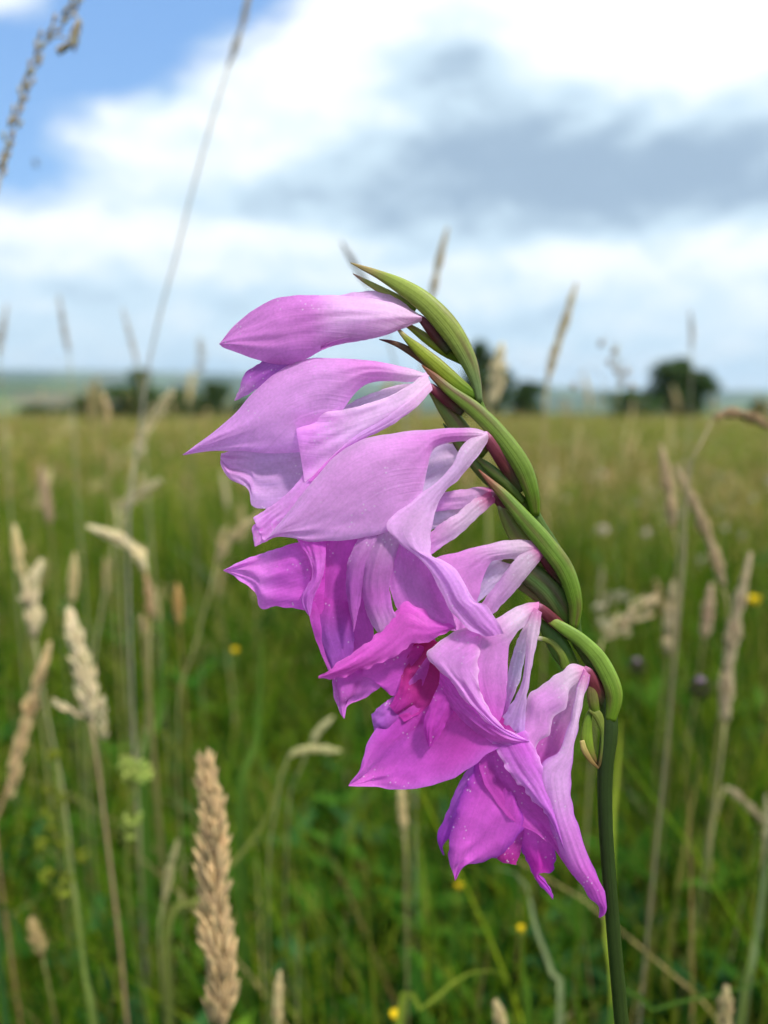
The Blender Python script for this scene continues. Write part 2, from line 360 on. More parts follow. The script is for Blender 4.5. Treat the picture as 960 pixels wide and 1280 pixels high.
far_tufts = [proto_tuft(40, .06, .18, .52, .0045, .14, .8) for _ in range(6)] + [proto_tuft(36, .06, .14, .44, .006, .04, .5) for _ in range(5)]
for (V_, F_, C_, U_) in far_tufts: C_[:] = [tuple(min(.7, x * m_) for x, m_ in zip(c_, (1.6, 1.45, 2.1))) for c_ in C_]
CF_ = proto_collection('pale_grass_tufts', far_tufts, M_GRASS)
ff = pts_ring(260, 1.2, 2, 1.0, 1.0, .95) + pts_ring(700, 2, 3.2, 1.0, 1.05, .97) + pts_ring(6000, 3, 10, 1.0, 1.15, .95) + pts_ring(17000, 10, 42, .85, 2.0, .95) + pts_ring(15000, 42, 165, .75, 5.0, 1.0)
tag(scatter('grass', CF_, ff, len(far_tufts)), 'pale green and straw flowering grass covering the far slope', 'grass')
pp = pts_ring(8000, .33, 3, 1.2, .9, .9) + pts_ring(500, .5, 1.8, 3.14, 1, .9) + pts_ring(3000, 3, 9, 1.0, 1.15, .95)
tag(scatter('grass', CT, pp, len(tufts)), 'dense fresh green grass in the near part of the meadow', 'grass')
heads = [proto_head(i % 3 > 0) for i in range(12)]
CH = proto_collection('seeding_heads', heads, M_STRAW)
pp = pts_ring(60, 1.3, 3, 1.2, .8, .72) + [q for q in pts_ring(2600, 1.6, 5, .6, 1.0, .8) if q[0] > .1 * q[1]] + pts_ring(5200, 2.6, 10, .95, 1.25, .85) + pts_ring(11000, 10, 42, .8, 2.0, .9) + pts_ring(9000, 42, 150, .7, 4.0, 1.15) + pts_ring(800, 3, 14, .5, 1.2, 1.25)
tag(scatter('seeding_grass', CH, pp, len(heads)), 'straw seed heads mingling in the far meadow grass', 'grass')
herbs = [proto_herb() for _ in range(9)]
CB = proto_collection('herb_leaves', herbs, M_GRASS)
pp = pts_ring(3000, .33, 3.0, 1.25, 1.1, 1.2) + pts_ring(4200, .45, 1.6, 1.0, .9, .95)
tag(scatter('ground_cover', CB, pp, len(herbs)), 'small leafy herbs growing low among the grass', 'ground cover')

# ------------------------------------------------------------------ trees at the meadow's edge
def tree(name, px, py_base, top, wpx, dist, label, dark=1.0, seed=1, lobes=9, cat='tree'):
    rnd = random.Random(seed)
    b = at(px, py_base, dist); b.z = height(b.x, b.y) - .1
    s = dist / F_PX; H = (py_base - top) * s; Wd = wpx * s
    H = (EYE + (490 - top) * s) - b.z
    root = empty(name, b); tag(root, label, cat, 'trees and bushes at the far edge of the meadow')
    V, Fc, C, U = [], [], [], []
    def limb(pts, r0, r1, n=7):
        S = spline([tuple(p) for p in pts], 8); b0 = len(V)
        for i, q in enumerate(S):
            r = r0 + (r1 - r0) * i / 7
            for j in range(n): a = 2 * math.pi * j / n; V.append((q[0] + r * math.cos(a), q[1] + r * math.sin(a), q[2])); C.append((.05, .042, .03)); U.append((j / n, i / 7))
        for i in range(7):
            for j in range(n): k = (j + 1) % n; Fc.append((b0 + i * n + j, b0 + i * n + k, b0 + (i + 1) * n + k, b0 + (i + 1) * n + j))
    limb([b, b + Vector((.1, 0, H * .3)), b + Vector((-.1, 0, H * .7))], H * .035, H * .012)
    for k in range(6):
        a = k * 1.05 + rnd.random(); st = b + Vector((0, 0, H * rnd.uniform(.25, .55))); limb([st, st + Vector((math.cos(a) * Wd * .2, math.sin(a) * Wd * .2, H * .12)), st + Vector((math.cos(a) * Wd * .36, math.sin(a) * Wd * .36, H * .25))], H * .015, H * .004, 5)
    mesh_obj('trunk', V, Fc, M_STALK, root, C, U, origin=b)
    V, Fc, C, U = [], [], [], []
    lob = []
    for k in range(lobes):
        a = rnd.uniform(0, 6.28); rr = rnd.uniform(.1, .36); zz = rnd.uniform(.10, .82); q = 1 - .75 * abs(zz - .45)
        lob.append((Vector((math.cos(a) * Wd * rr * q, math.sin(a) * Wd * rr * q, H * zz)), Wd * rnd.uniform(.16, .25), H * rnd.uniform(.12, .19)))
    lob += [(Vector((0, 0, H * .45)), Wd * .3, H * .24), (Vector((0, 0, H * .18)), Wd * .36, H * .16), (Vector((0, 0, H * .84)), Wd * .14, H * .14)]
    for (c, rw, rh) in lob:
        for _ in range(560):
            d = Vector((rnd.gauss(0, 1), rnd.gauss(0, 1), rnd.gauss(0, 1))).normalized() * (rnd.uniform(.45, 1.08))
            p = b + c + Vector((d.x * rw, d.y * rw, d.z * rh)); L = (H * .6 + Wd * .4) * rnd.uniform(.022, .045)
            n_ = Vector((rnd.gauss(0, 1), rnd.gauss(0, 1), rnd.gauss(.6, 1))).normalized(); a1 = n_.orthogonal().normalized(); a2 = n_.cross(a1); b0 = len(V)
            g = tuple(v * rnd.uniform(.6, 1.3) * dark for v in (.06, .105, .028))
            V += [tuple(p - a1 * L), tuple(p + a2 * L * .55), tuple(p + a1 * L), tuple(p - a2 * L * .55)]; C += [g] * 4; U += [(0, 0), (1, 0), (1, 1), (0, 1)]; Fc.append((b0, b0 + 1, b0 + 2, b0 + 3))
    mesh_obj('crown', V, Fc, M_TREE, root, C, U, smooth_sh=False, origin=b)
    return root
tree('oak_tree', 850, 520, 445, 88, 95, 'dark round-crowned tree on the right horizon beyond the flower stem', 1, 3, 12)
tree('bush', 788, 520, 486, 84, 90, 'low grey-green bush just left of the round-crowned tree', 1.6, 4, 7, 'bush')
tree('small_tree', 656, 520, 474, 66, 100, 'small round dark tree right of the gladiolus spike on the horizon', 1.1, 5, 8)
tree('tall_tree', 598, 520, 425, 84, 92, 'tall dark tree half hidden behind the gladiolus bracts', 1, 6, 11)
tree('maple_tree', 176, 520, 460, 100, 80, 'broad tree standing highest in the left tree line', 1.15, 7, 10)
tree('hedge_tree', 118, 522, 492, 84, 84, 'low rounded tree left of the highest one in the left tree line', 1.1, 8, 6)
tree('hedge_tree', 222, 522, 484, 78, 88, 'low tree between the broad tree and the dark tree by the petal tip', 1.1, 9, 7)
tree('hedge_tree', 264, 522, 476, 68, 84, 'dark tree on the left horizon just beside the pointed petal tip', 1.0, 10, 8)
tree('hedge_tree', 48, 523, 504, 60, 100, 'small low tree nearest the left edge of the horizon', 1.3, 11, 6)
tree('hedge_tree', 302, 522, 496, 60, 96, 'low tree on the horizon directly behind the upper left petals', 1.2, 12, 6)
tree('hedge_tree', 948, 520, 500, 40, 100, 'low tree on the horizon at the right edge', 1.3, 13, 6)
tree('hedge_tree', 84, 523, 507, 70, 110, 'flat bush second from the left edge of the horizon', 1.4, 14, 5, 'bush')

# ------------------------------------------------------------------ the gladiolus
T0 = 0.200
PXM = T0 / F_PX
def gp(px, py, d): return at(px, py, T0 - d * PXM * 1.15) if False else at(px, py, T0) - CF * (d * PXM)
PLANT = empty('gladiolus', Vector((at(790, 1280, T0).x, at(790, 1280, T0).y, 0)))
tag(PLANT, 'magenta wild gladiolus leaning left with a one-sided row of drooping flowers', 'flower')
def gtube(name, pts, cols, parent=PLANT, flat=.8, n=14, rings=40, mat=M_STALK, ridge=.05, label=None, stain=0.0):
    S = spline([tuple(p) for p in pts], rings); V, Fc, C, U = [], [], [], []
    cen = [gp(q[0], q[1], q[2]) for q in S]
    for i, q in enumerate(S):
        tg = (cen[min(i + 1, rings - 1)] - cen[max(i - 1, 0)]).normalized(); side = tg.cross(CF).normalized(); fr = side.cross(tg).normalized()
        v = i / (rings - 1); col = lerp3(cols, v)
        for j in range(n):
            a = 2 * math.pi * j / n; r = q[3] * PXM * (1 + ridge * math.cos(3 * a + 1) + .03 * mnoise.noise(Vector((a, v * 6, q[0] * .01))))
            V.append(tuple(cen[i] + side * (r * math.cos(a)) + fr * (r * flat * math.sin(a))))
            k = 1 + .18 * mnoise.noise(Vector((math.cos(a) * 2.5, math.sin(a) * 2.5, v * 5 + q[0] * .01)))
            st = max(0, mnoise.noise(Vector((math.cos(a) * 1.6, math.sin(a) * 1.6 + 5, v * 2.2 + q[1] * .03))) - .12) * 1.5 * stain
            C.append(tuple(c * k * (1 - st) + e_ * st for c, e_ in zip(col, (.13, .05, .035)))); U.append((j / n, v))
    for i in range(rings - 1):
        for j in range(n): k = (j + 1) % n; Fc.append((i * n + j, i * n + k, (i + 1) * n + k, (i + 1) * n + j))
    Fc.append(tuple(range(n))[::-1]); Fc.append(tuple((rings - 1) * n + j for j in range(n)))
    o = mesh_obj(name, V, Fc, mat, parent, C, U, origin=cen[0])
    if label: o['label'] = label
    return o
GR = (.095, .17, .010); GD = (.045, .09, .008); OL = (.19, .225, .016); RD = (.16, .055, .03); BR = (.14, .08, .03); WH = (.6, .5, .45); MR = (.10, .018, .022)
def bract(pts, tip=RD, base=GR, mid=OL, flat=.7, label=None, name='bract'):
    pts = [(p[0], p[1], p[2], p[3] * .76) for p in pts]
    return gtube(name, pts, [(0, base), (.45, mid), (.78, mid), (.93, tip), (1, tip)], flat=flat, label=label, ridge=.12, stain=1.0)
# stem down to the soil, seen edge-on to the bracts
stem_pts = [(797, 1500, -2, 9), (788, 1390, -2, 9), (778, 1285, -2, 9), (767, 1160, -2, 8.8), (758, 1040, -2, 8.8), (757, 965, -2, 9.6), (762, 910, -2, 11), (757, 860, -4, 9), (735, 820, -4, 8.5), (721, 795, -6, 8.5), (717, 750, -6, 9), (712, 715, -7, 8), (692, 680, -8, 7), (668, 640, -8, 7.5), (664, 612, -8, 7.5), (650, 590, -8, 6), (628, 555, -8, 6), (603, 510, -7, 5), (592, 470, -6, 4.5)]
gtube('stem', stem_pts, [(0, (.034, .058, .010)), (.5, (.028, .05, .010)), (.68, (.05, .09, .012)), (1, GR)], rings=120, flat=.95, ridge=.03)  # lower stem colours are darkened for the shade it stands in
low = at(797, 1500, T0)
lowpts = [(tuple(low)), (low.x + .012, low.y + .004, low.z * .55), (PLANT.location.x, PLANT.location.y, -.01)]
def wtube(name, pts, r0, r1, col0, col1, parent, mat, n=7, rings=14, origin=None):
    S = spline([tuple(p) + (0,) for p in pts], rings); V, Fc, C, U = [], [], [], []
    cen = [Vector(q[:3]) for q in S]
    for i, c in enumerate(cen):
        tg = (cen[min(i + 1, rings - 1)] - cen[max(i - 1, 0)]).normalized(); a1 = tg.cross(Vector((0, 1, .01))).normalized(); a2 = a1.cross(tg); v = i / (rings - 1); r = r0 + (r1 - r0) * v
        for j in range(n): a = 2 * math.pi * j / n; V.append(tuple(c + a1 * r * math.cos(a) + a2 * r * math.sin(a))); C.append(tuple(x + (y - x) * v for x, y in zip(col0, col1))); U.append((j / n, v))
    for i in range(rings - 1):
        for j in range(n): k = (j + 1) % n; Fc.append((i * n + j, i * n + k, (i + 1) * n + k, (i + 1) * n + j))
    Fc.append(tuple(range(n))[::-1]); Fc.append(tuple((rings - 1) * n + j for j in range(n)))
    return mesh_obj(name, V, Fc, mat, parent, C, U, origin=origin or cen[0])
wtube('stem', lowpts, 9 * PXM, 12 * PXM, (.04, .075, .02), (.05, .08, .02), PLANT, M_STALK, 12, 16)
# bracts, from the tip of the spike downwards
bract([(600, 503, 0, 4.5), (595, 478, 1, 8.5), (584, 448, 2, 14), (562, 412, 4, 17.5), (532, 380, 4, 16), (502, 359, 3, 12.5), (474, 344, 2, 7), (455, 336, 2, 4), (438, 329, 2, .8)], tip=(.30, .22, .08), base=(.12, .17, .06), mid=(.21, .26, .04))
bract([(520, 385, -9, 7), (495, 370, -9, 7), (472, 358, -8, 5.5), (455, 349, -6, 3.5), (441, 341, -4, .8)], tip=(.34, .20, .15), mid=(.24, .25, .06))
bract([(596, 495, -3, 6), (575, 482, 0, 11), (548, 459, 2, 12), (524, 438, 2, 9), (506, 421, 1, 4.5), (491, 403, 0, .7)], tip=(.36, .26, .12))
bract([(556, 470, -6, 6), (528, 448, -5, 7), (506, 434, -5, 5.5), (490, 427, -5, 3.5), (474, 423, -6, .8)], tip=MR, mid=(.13, .06, .03))
bract([(580, 450, -12, 6), (556, 436, -10, 9), (535, 422, -10, 8), (515, 408, -9, 5), (498, 398, -9, 1)], tip=RD)
bract([(670, 645, -1, 6), (664, 615, 3, 12), (650, 580, 5, 15), (622, 542, 6, 14), (592, 512, 6, 12.5), (563, 490, 6, 9), (543, 472, 5, 6), (527, 457, 4, .8)], tip=(.22, .08, .04), mid=(.15, .22, .03))
bract([(610, 565, -14, 12), (585, 545, -14, 15), (562, 515, -14, 13), (545, 492, -14, 8), (530, 475, -14, 1)], tip=GD, mid=(.12, .18, .03))
bract([(668, 645, -10, 6), (645, 620, -9, 11), (618, 600, -9, 13), (598, 580, -10, 12), (575, 555, -12, 8), (555, 528, -13, 1)], tip=GD, mid=(.07, .14, .02))
bract([(655, 628, -3, 4), (635, 605, -3, 8), (612, 585, -3, 8), (592, 568, -4, 1)], tip=GR, mid=(.08, .15, .02))
bract([(717, 785, 1, 7), (718, 752, 4, 11.5), (705, 712, 6, 14.5), (680, 678, 6, 15), (654, 648, 6, 13), (630, 620, 5, 9), (612, 602, 4, 5), (598, 587, 3, .7)], tip=(.26, .09, .05), mid=(.13, .22, .025))
bract([(700, 715, -10, 8), (675, 695, -9, 15), (652, 672, -9, 16), (635, 645, -8, 12), (625, 622, -7, 5), (620, 610, -6, 2.5)], tip=WH, base=GD, mid=(.14, .17, .03))
bract([(722, 795, -12, 8), (706, 765, -11, 18), (688, 738, -11, 20), (664, 718, -12, 18), (642, 705, -13, 8), (625, 700, -14, 1)], tip=GR, mid=(.09, .17, .04))
bract([(700, 770, -20, 8), (675, 748, -20, 8), (652, 733, -20, 6), (634, 727, -20, 1)], tip=GD, mid=(.10, .13, .03))
bract([(762, 900, 3, 9), (766, 865, 5, 13.5), (750, 827, 6, 13.5), (728, 802, 6, 11.5), (704, 785, 6, 9.5), (686, 774, 4, 6), (667, 765, 3, .8)], tip=(.26, .26, .05), mid=(.15, .24, .03))
bract([(724, 845, -12, 10), (708, 822, -9, 16), (695, 800, -9, 16), (680, 782, -9, 8), (668, 770, -9, 1)], tip=GR, mid=(.07, .15, .02))
bract([(708, 835, -4, 8), (702, 817, -3, 6.5), (691, 804, -3, 5), (678, 799, -3, 4), (667, 798, -3, 2.8)], tip=WH, mid=(.2, .24, .04))
# the spent lowest bud with its curled bracts
BUD = gtube('withered_bud', [(738, 886, 0, 2), (734, 905, 0, 6), (733, 925, 0, 8), (738, 942, 0, 6), (748, 956, 0, 1)], [(0, GR), (.5, (.16, .24, .02)), (1, BR)], flat=.6)
gtube('bract', [(741, 846, 2, 1), (739, 862, 3, 6), (741, 878, 3, 7), (745, 893, 2, 4)], [(0, RD), (.5, (.14, .13, .03)), (1, GR)], flat=.6)
gtube('bract', [(736, 886, 3, 3), (746, 893, 3, 6), (753, 914, 3, 4), (754, 932, 3, 4.5), (751, 948, 3, 3.5), (747, 959, 3, 1)], [(0, (.2, .23, .04)), (.6, (.14, .2, .03)), (1, BR)], flat=.5)
gtube('bract', [(726, 924, 6, 3), (729, 936, 6, 4), (737, 949, 6, 3), (747, 959, 5, 1)], [(0, (.35, .28, .09)), (.6, (.2, .13, .04)), (1, BR)], flat=.5)

LILAC = s2l((236, 162, 236)); LIGHT = s2l((240, 188, 240)); PINK = s2l((236, 148, 228)); MAG = s2l((212, 84, 200)); HOT = s2l((224, 98, 204)); DEEP = s2l((188, 48, 150)); PALE = s2l((243, 206, 236)); GREY = s2l((205, 180, 220)); VIO = s2l((192, 108, 212)); MID = s2l((222, 122, 220))
def petal(flower, Lp, Rp, cols, bulge=10, wave=2.0, ruffle=.8, nu=22, nv=52, name='petal', edge=None, seed=0, fold=0.0, label=None):
    """a curved sheet between two edges, from its foot to its tip"""
    L = spline(Lp, nv); Rr = spline(Rp, nv); V, Fc, C, U = [], [], [], []
    sd_ = seed or (Lp[0][0] * .013 + Lp[-1][1] * .017)
    for i in range(nv):
        v = i / (nv - 1); env = math.sin(math.pi * min(1, .08 + v * .9)) ** .6
        a, b = L[i], Rr[i]; wd = math.hypot(b[0] - a[0], b[1] - a[1])
        for j in range(nu):
            u = j / (nu - 1); q = a + (b - a) * u
            n1 = mnoise.noise(Vector((u * 2.2, v * 2.0, sd_))); n2 = mnoise.noise(Vector((u * 7, v * 2.6, sd_ + 7)))
            n3 = mnoise.noise(Vector((u * 16, v * 5, sd_ + 70)))
            d = q[2] + bulge * 4 * u * (1 - u) * env + wave * min(1, wd / 30) * (n1 * 2.7 + n2 * 1.3 + n3 * .15 - 1.3 * abs(mnoise.noise(Vector((u * 3.4 + v * 1.5, v * 4.2, sd_ + 90))))) * (.3 + .7 * v) + fold * math.sin(u * math.pi * 3) * v
            e = abs(2 * u - 1) ** 6
            px = q[0] + ruffle * e * 1.6 * mnoise.noise(Vector((v * 16, u * 3, sd_))) * min(1, wd / 12)
            py = q[1] + ruffle * e * 1.6 * mnoise.noise(Vector((v * 16, u * 3, sd_ + 30))) * min(1, wd / 12)
            V.append(tuple(gp(px, py, d + ruffle * e * 2 * mnoise.noise(Vector((v * 11, u, sd_ + 50))))))
            c = lerp3(cols, v); k = 1 + .12 * mnoise.noise(Vector((u * 5, v * 4, sd_ + 3)))
            if edge: c = tuple(x + (y - x) * (e * .7) for x, y in zip(c, edge))
            C.append(tuple(x * k for x in c)); U.append((u * max(.25, wd / 100.0), v))
    for i in range(nv - 1):
        for j in range(nu - 1): a = i * nu + j; Fc.append((a, a + 1, a + nu + 1, a + nu))
    o = mesh_obj(name, V, Fc, M_PETAL, flower, C, U, origin=gp(*Lp[0][:3]))
    if label: o['label'] = label
    return o
def flower(px, py, d, stem_to, r=8, label=None):
    f = empty('flower', gp(px, py, d), PLANT)
    if label: f['label'] = label
    x1, y1, d1 = stem_to
    gtube_sub(f, [(x1, y1, d1, r * .8), ((px + x1) / 2, (py + y1) / 2, (d + d1) / 2 - 1, r), (px, py, d, r * .72), (px - 5, py + 1, d, r * .4)])
    return f
def gtube_sub(f, pts):
    o = gtube('ovary', pts, [(0, (.05, .06, .02)), (.5, MR), (.85, (.16, .03, .05)), (1, (.55, .20, .40))], parent=f, rings=16, ridge=.1)
    return o
# 1 the topmost, still folded
f = flower(526, 398, 0, (562, 440, -5), 6, 'topmost flower, still half closed')
petal(f, [(527, 394, -5), (505, 378, -6), (480, 364, -7), (450, 362, -8), (425, 367, -7), (400, 374, -5), (385, 384, -4)], [(527, 399, -5), (490, 398, -6), (450, 396, -6), (415, 394, -5), (395, 392, -4), (385, 386, -4)], [(0, PALE), (.4, LIGHT), (1, LILAC)], 4)
petal(f, [(527, 396, 0), (500, 383, 4), (470, 375, 6), (440, 372, 8), (415, 371, 8), (375, 371, 8), (345, 376, 8), (318, 389, 8), (298, 404, 7), (284, 418, 5), (275, 430, 2)], [(527, 400, 0), (500, 413, 4), (470, 424, 8), (435, 430, 10), (410, 436, 12), (388, 448, 12), (370, 455, 12), (350, 457, 10), (325, 452, 8), (300, 443, 6), (280, 435, 3), (275, 431, 2)], [(0, PALE), (.35, s2l((238, 190, 238))), (.55, s2l((222, 132, 218))), (1, s2l((226, 138, 222)))], 16, 3.5)
petal(f, [(527, 397, 4), (490, 400, 9), (455, 405, 14), (425, 412, 16), (400, 425, 14)], [(527, 402, 3), (495, 415, 5), (460, 426, 8), (430, 431, 11), (402, 440, 12)], [(0, PALE), (.5, LIGHT), (1, s2l((222, 132, 218)))], 3)
petal(f, [(345, 442, 4), (322, 456, 2), (306, 467, 2), (300, 484, 2), (293, 501, 0)], [(385, 444, 3), (358, 461, 2), (336, 476, 1), (314, 491, 1), (294, 501, 0)], [(0, VIO), (.5, s2l((190, 100, 205))), (1, LILAC)], 5)
# 2
f = flower(538, 484, 2, (580, 515, -5), 7, 'second flower from the top, with a long pointed petal at its left')
petal(f, [(420, 538, -6), (380, 550, -8), (340, 556, -10), (300, 560, -10), (274, 566, -10)], [(420, 560, -4), (398, 600, -4), (374, 626, -4), (352, 634, -5), (330, 636, -6), (314, 632, -7), (311, 615, -8), (298, 604, -9), (283, 597, -10), (273, 578, -10)], [(0, s2l((222, 178, 232))), (.6, s2l((224, 168, 234))), (1, LILAC)], -6, 4)
petal(f, [(540, 482, -8), (505, 478, -12), (470, 488, -14), (440, 500, -14), (420, 512, -14)], [(540, 488, -8), (505, 492, -12), (472, 505, -12), (445, 518, -12), (424, 530, -12)], [(0, PALE), (1, GREY)], 2)
petal(f, [(537, 468, 0), (500, 458, 4), (460, 452, 6), (420, 449, 6), (387, 449, 6), (350, 462, 6), (320, 488, 6), (290, 520, 4), (260, 545, 2), (229, 568, 0)], [(535, 474, 2), (510, 478, 4), (485, 477, 5), (466, 478, 6), (453, 484, 8), (436, 503, 8), (412, 535, 8), (385, 562, 8), (345, 567, 6), (300, 564, 4), (262, 564, 2), (229, 569, 0)], [(0, PALE), (.2, PINK), (.4, LILAC), (1, s2l((228, 156, 232)))], 14, 3)
petal(f, [(532, 466, 6), (512, 482, 10), (485, 497, 12), (455, 508, 14), (430, 514, 15), (400, 516, 15), (368, 513, 14)], [(541, 488, 6), (521, 509, 10), (491, 530, 12), (456, 548, 14), (430, 563, 14), (406, 583, 14), (382, 604, 12)], [(0, PALE), (.4, LIGHT), (1, LILAC)], 8, 2.5, edge=PALE)
petal(f, [(536, 478, 12), (505, 505, 17), (470, 530, 18), (440, 550, 19), (412, 575, 18), (386, 602, 16)], [(540, 489, 10), (516, 514, 14), (484, 536, 16), (452, 552, 17), (425, 568, 17), (392, 602, 15)], [(0, PALE), (.5, s2l((222, 170, 228))), (1, PINK)], 3)
petal(f, [(384, 570, 8), (378, 596, 8), (350, 625, 8), (320, 645, 8), (318, 649, 8)], [(405, 580, 8), (392, 615, 8), (372, 640, 8), (350, 656, 8), (334, 674, 8), (330, 674, 8)], [(0, LILAC), (1, LILAC)], 6, 2)
petal(f, [(335, 640, 4), (325, 652, 4), (316, 658, 4), (317, 672, 4), (319, 683, 4)], [(352, 655, 5), (345, 668, 5), (335, 676, 4), (326, 680, 4), (320, 683, 4)], [(0, MID), (1, PINK)], 3, 1, nu=12, nv=20)
# 4 (behind 3): tube and the hanging inner petals
f4 = flower(619, 617, -8, (655, 655, -8), 9, 'fourth flower, mostly hidden, its tube showing behind the third')
petal(f4, [(620, 610, -8), (600, 608, -8), (583, 611, -7), (560, 614, -6), (540, 618, -6), (515, 630, -6)], [(616, 622, -6), (595, 630, -6), (575, 636, -6), (555, 638, -6), (535, 642, -6), (515, 650, -6)], [(0, s2l((205, 90, 150))), (.25, s2l((222, 165, 215))), (1, MID)], 4)
petal(f4, [(612, 614, -4), (590, 626, -4), (573, 641, -4), (552, 654, -3), (535, 668, -3), (510, 690, -3)], [(622, 626, -6), (602, 643, -4), (575, 668, -3), (552, 684, -3), (530, 700, -3), (512, 712, -3)], [(0, s2l((205, 90, 150))), (.25, PALE), (1, MID)], 6)
petal(f4, [(600, 622, -16), (575, 634, -18), (550, 634, -18), (525, 640, -18)], [(600, 632, -16), (575, 650, -18), (550, 660, -18), (525, 668, -18)], [(0, PALE), (1, GREY)], 2)
petal(f4, [(410, 668, 10), (378, 676, 12), (342, 687, 13), (310, 698, 12), (281, 712, 8)], [(405, 768, 8), (378, 761, 10), (347, 757, 11), (327, 760, 11), (320, 739, 10), (300, 723, 9), (281, 713, 8)], [(0, MAG), (.35, s2l((205, 90, 202))), (.6, MID), (1, s2l((222, 130, 222)))], 8, 6)
petal(f4, [(398, 668, 16), (391, 710, 14), (387, 745, 12), (391, 782, 12), (408, 830, 12), (430, 878, 12)], [(482, 664, 18), (474, 720, 14), (468, 770, 12), (466, 800, 12), (456, 835, 12), (434, 878, 12)], [(0, MAG), (.3, s2l((204, 78, 192))), (.6, s2l((200, 84, 194))), (1, MID)], -12, 5, label='deep magenta hanging petal')
petal(f4, [(372, 670, 24), (388, 700, 24), (391, 720, 22), (379, 742, 20), (380, 756, 19), (388, 768, 18)], [(410, 670, 24), (408, 705, 24), (402, 728, 22), (395, 742, 20), (392, 756, 19), (389, 768, 18)], [(0, MAG), (.4, MID), (1, s2l((205, 120, 215)))], 6, 3)
petal(f4, [(398, 745, 6), (391, 776, 6), (396, 797, 6), (409, 826, 6), (417, 846, 6)], [(440, 752, 6), (443, 795, 6), (440, 825, 6), (434, 850, 6), (421, 852, 6)], [(0, MAG), (.5, s2l((185, 100, 205))), (1, VIO)], 5, 2)
petal(f4, [(452, 664, 22), (437, 698, 24), (433, 725, 24), (436, 752, 24), (441, 775, 23), (442, 786, 22)], [(486, 662, 24), (466, 695, 26), (457, 720, 26), (452, 745, 25), (447, 770, 24), (443, 787, 22)], [(0, s2l((212, 150, 212))), (.6, s2l((195, 105, 200))), (1, MID)], 5, 2)
petal(f4, [(472, 660, 25), (458, 700, 27), (453, 730, 27), (457, 758, 27), (466, 778, 27), (477, 792, 26)], [(505, 656, 27), (493, 700, 30), (487, 728, 30), (489, 752, 30), (496, 776, 29), (479, 793, 26)], [(0, s2l((218, 165, 218))), (.45, s2l((205, 125, 205))), (.6, MID), (1, s2l((215, 160, 215)))], 6, 2)
# 3 the large one in front
f3 = flower(607, 547, 8, (655, 612, -4), 9, 'third flower, its broad lilac hood in front of the others')
petal(f3, [(603, 550, -10), (575, 552, -12), (545, 556, -12), (520, 570, -10)], [(603, 562, -10), (585, 580, -10), (560, 598, -8), (530, 622, -6)], [(0, PALE), (1, GREY)], -3)
petal(f3, [(607, 541, 8), (590, 536, 10), (560, 537, 14), (520, 540, 18), (480, 545, 22), (450, 553, 24), (420, 572, 26), (395, 600, 26), (375, 625, 26), (355, 650, 25), (337, 672, 23)], [(604, 549, 10), (582, 553, 11), (566, 554, 12), (550, 557, 14), (538, 567, 18), (533, 590, 22), (524, 622, 26), (503, 650, 30), (482, 665, 30), (450, 672, 30), (420, 675, 30), (390, 676, 28), (360, 670, 26), (337, 673, 23)], [(0, PALE), (.12, PINK), (.5, s2l((240, 165, 238))), (1, s2l((238, 172, 240)))], 16, 2.2, nu=30, nv=64, edge=LIGHT)
petal(f3, [(501, 672, 30), (490, 695, 27), (486, 720, 25), (490, 745, 24), (503, 766, 24), (530, 776, 24), (545, 774, 24)], [(503, 668, 32), (530, 694, 36), (546, 722, 37), (556, 748, 37), (565, 770, 35), (568, 783, 33)], [(0, MID), (.5, s2l((216, 122, 214))), (1, s2l((220, 125, 218)))], -8, 3, label='shaded inner face of the side petal')  # the shadow on this inner face is put into its magenta tint
petal(f3, [(607, 540, 14), (586, 549, 18), (573, 561, 22), (562, 584, 26), (542, 604, 30), (515, 625, 34), (495, 641, 38), (484, 657, 40), (498, 676, 42), (522, 696, 44), (542, 722, 45), (556, 750, 44), (575, 775, 40), (600, 791, 36)], [(609, 549, 12), (594, 573, 16), (573, 596, 20), (557, 613, 24), (545, 632, 28), (538, 655, 32), (536, 678, 35), (538, 694, 37), (561, 704, 39), (577, 722, 41), (588, 745, 42), (602, 752, 41), (614, 767, 39), (624, 787, 36)], [(0, PALE), (.2, s2l((232, 190, 236))), (.45, LIGHT), (.7, s2l((226, 165, 236))), (1, s2l((226, 155, 232)))], 7, 1.6, 1.6, nu=24, nv=80, edge=LIGHT)
# 5
f5 = flower(676, 688, 0, (708, 728, -4), 10, 'fifth flower from the top, its opening hidden behind the third')
petal(f5, [(665, 690, -10), (640, 695, -12), (612, 702, -12), (598, 722, -12)], [(668, 696, -8), (645, 715, -10), (618, 738, -10), (596, 756, -10)], [(0, PALE), (1, GREY)], 2)
petal(f5, [(677, 681, 2), (661, 675, 3), (636, 675, 4), (605, 681, 6), (574, 689, 8), (544, 698, 9), (535, 720, 10), (540, 750, 10), (555, 785, 10)], [(674, 690, 3), (655, 695, 4), (636, 697, 5), (614, 702, 6), (604, 720, 8), (597, 745, 10), (590, 768, 11), (583, 790, 11)], [(0, s2l((225, 110, 180))), (.12, PALE), (.5, PINK), (1, PINK)], 8, 2)
petal(f5, [(673, 682, 6), (652, 690, 8), (638, 704, 10), (621, 727, 10), (606, 745, 11), (590, 772, 11)], [(680, 694, 4), (662, 715, 6), (641, 740, 8), (614, 768, 10), (602, 785, 11), (590, 800, 11)], [(0, s2l((225, 110, 180))), (.15, PALE), (.6, s2l((228, 165, 228))), (1, PINK)], 6)
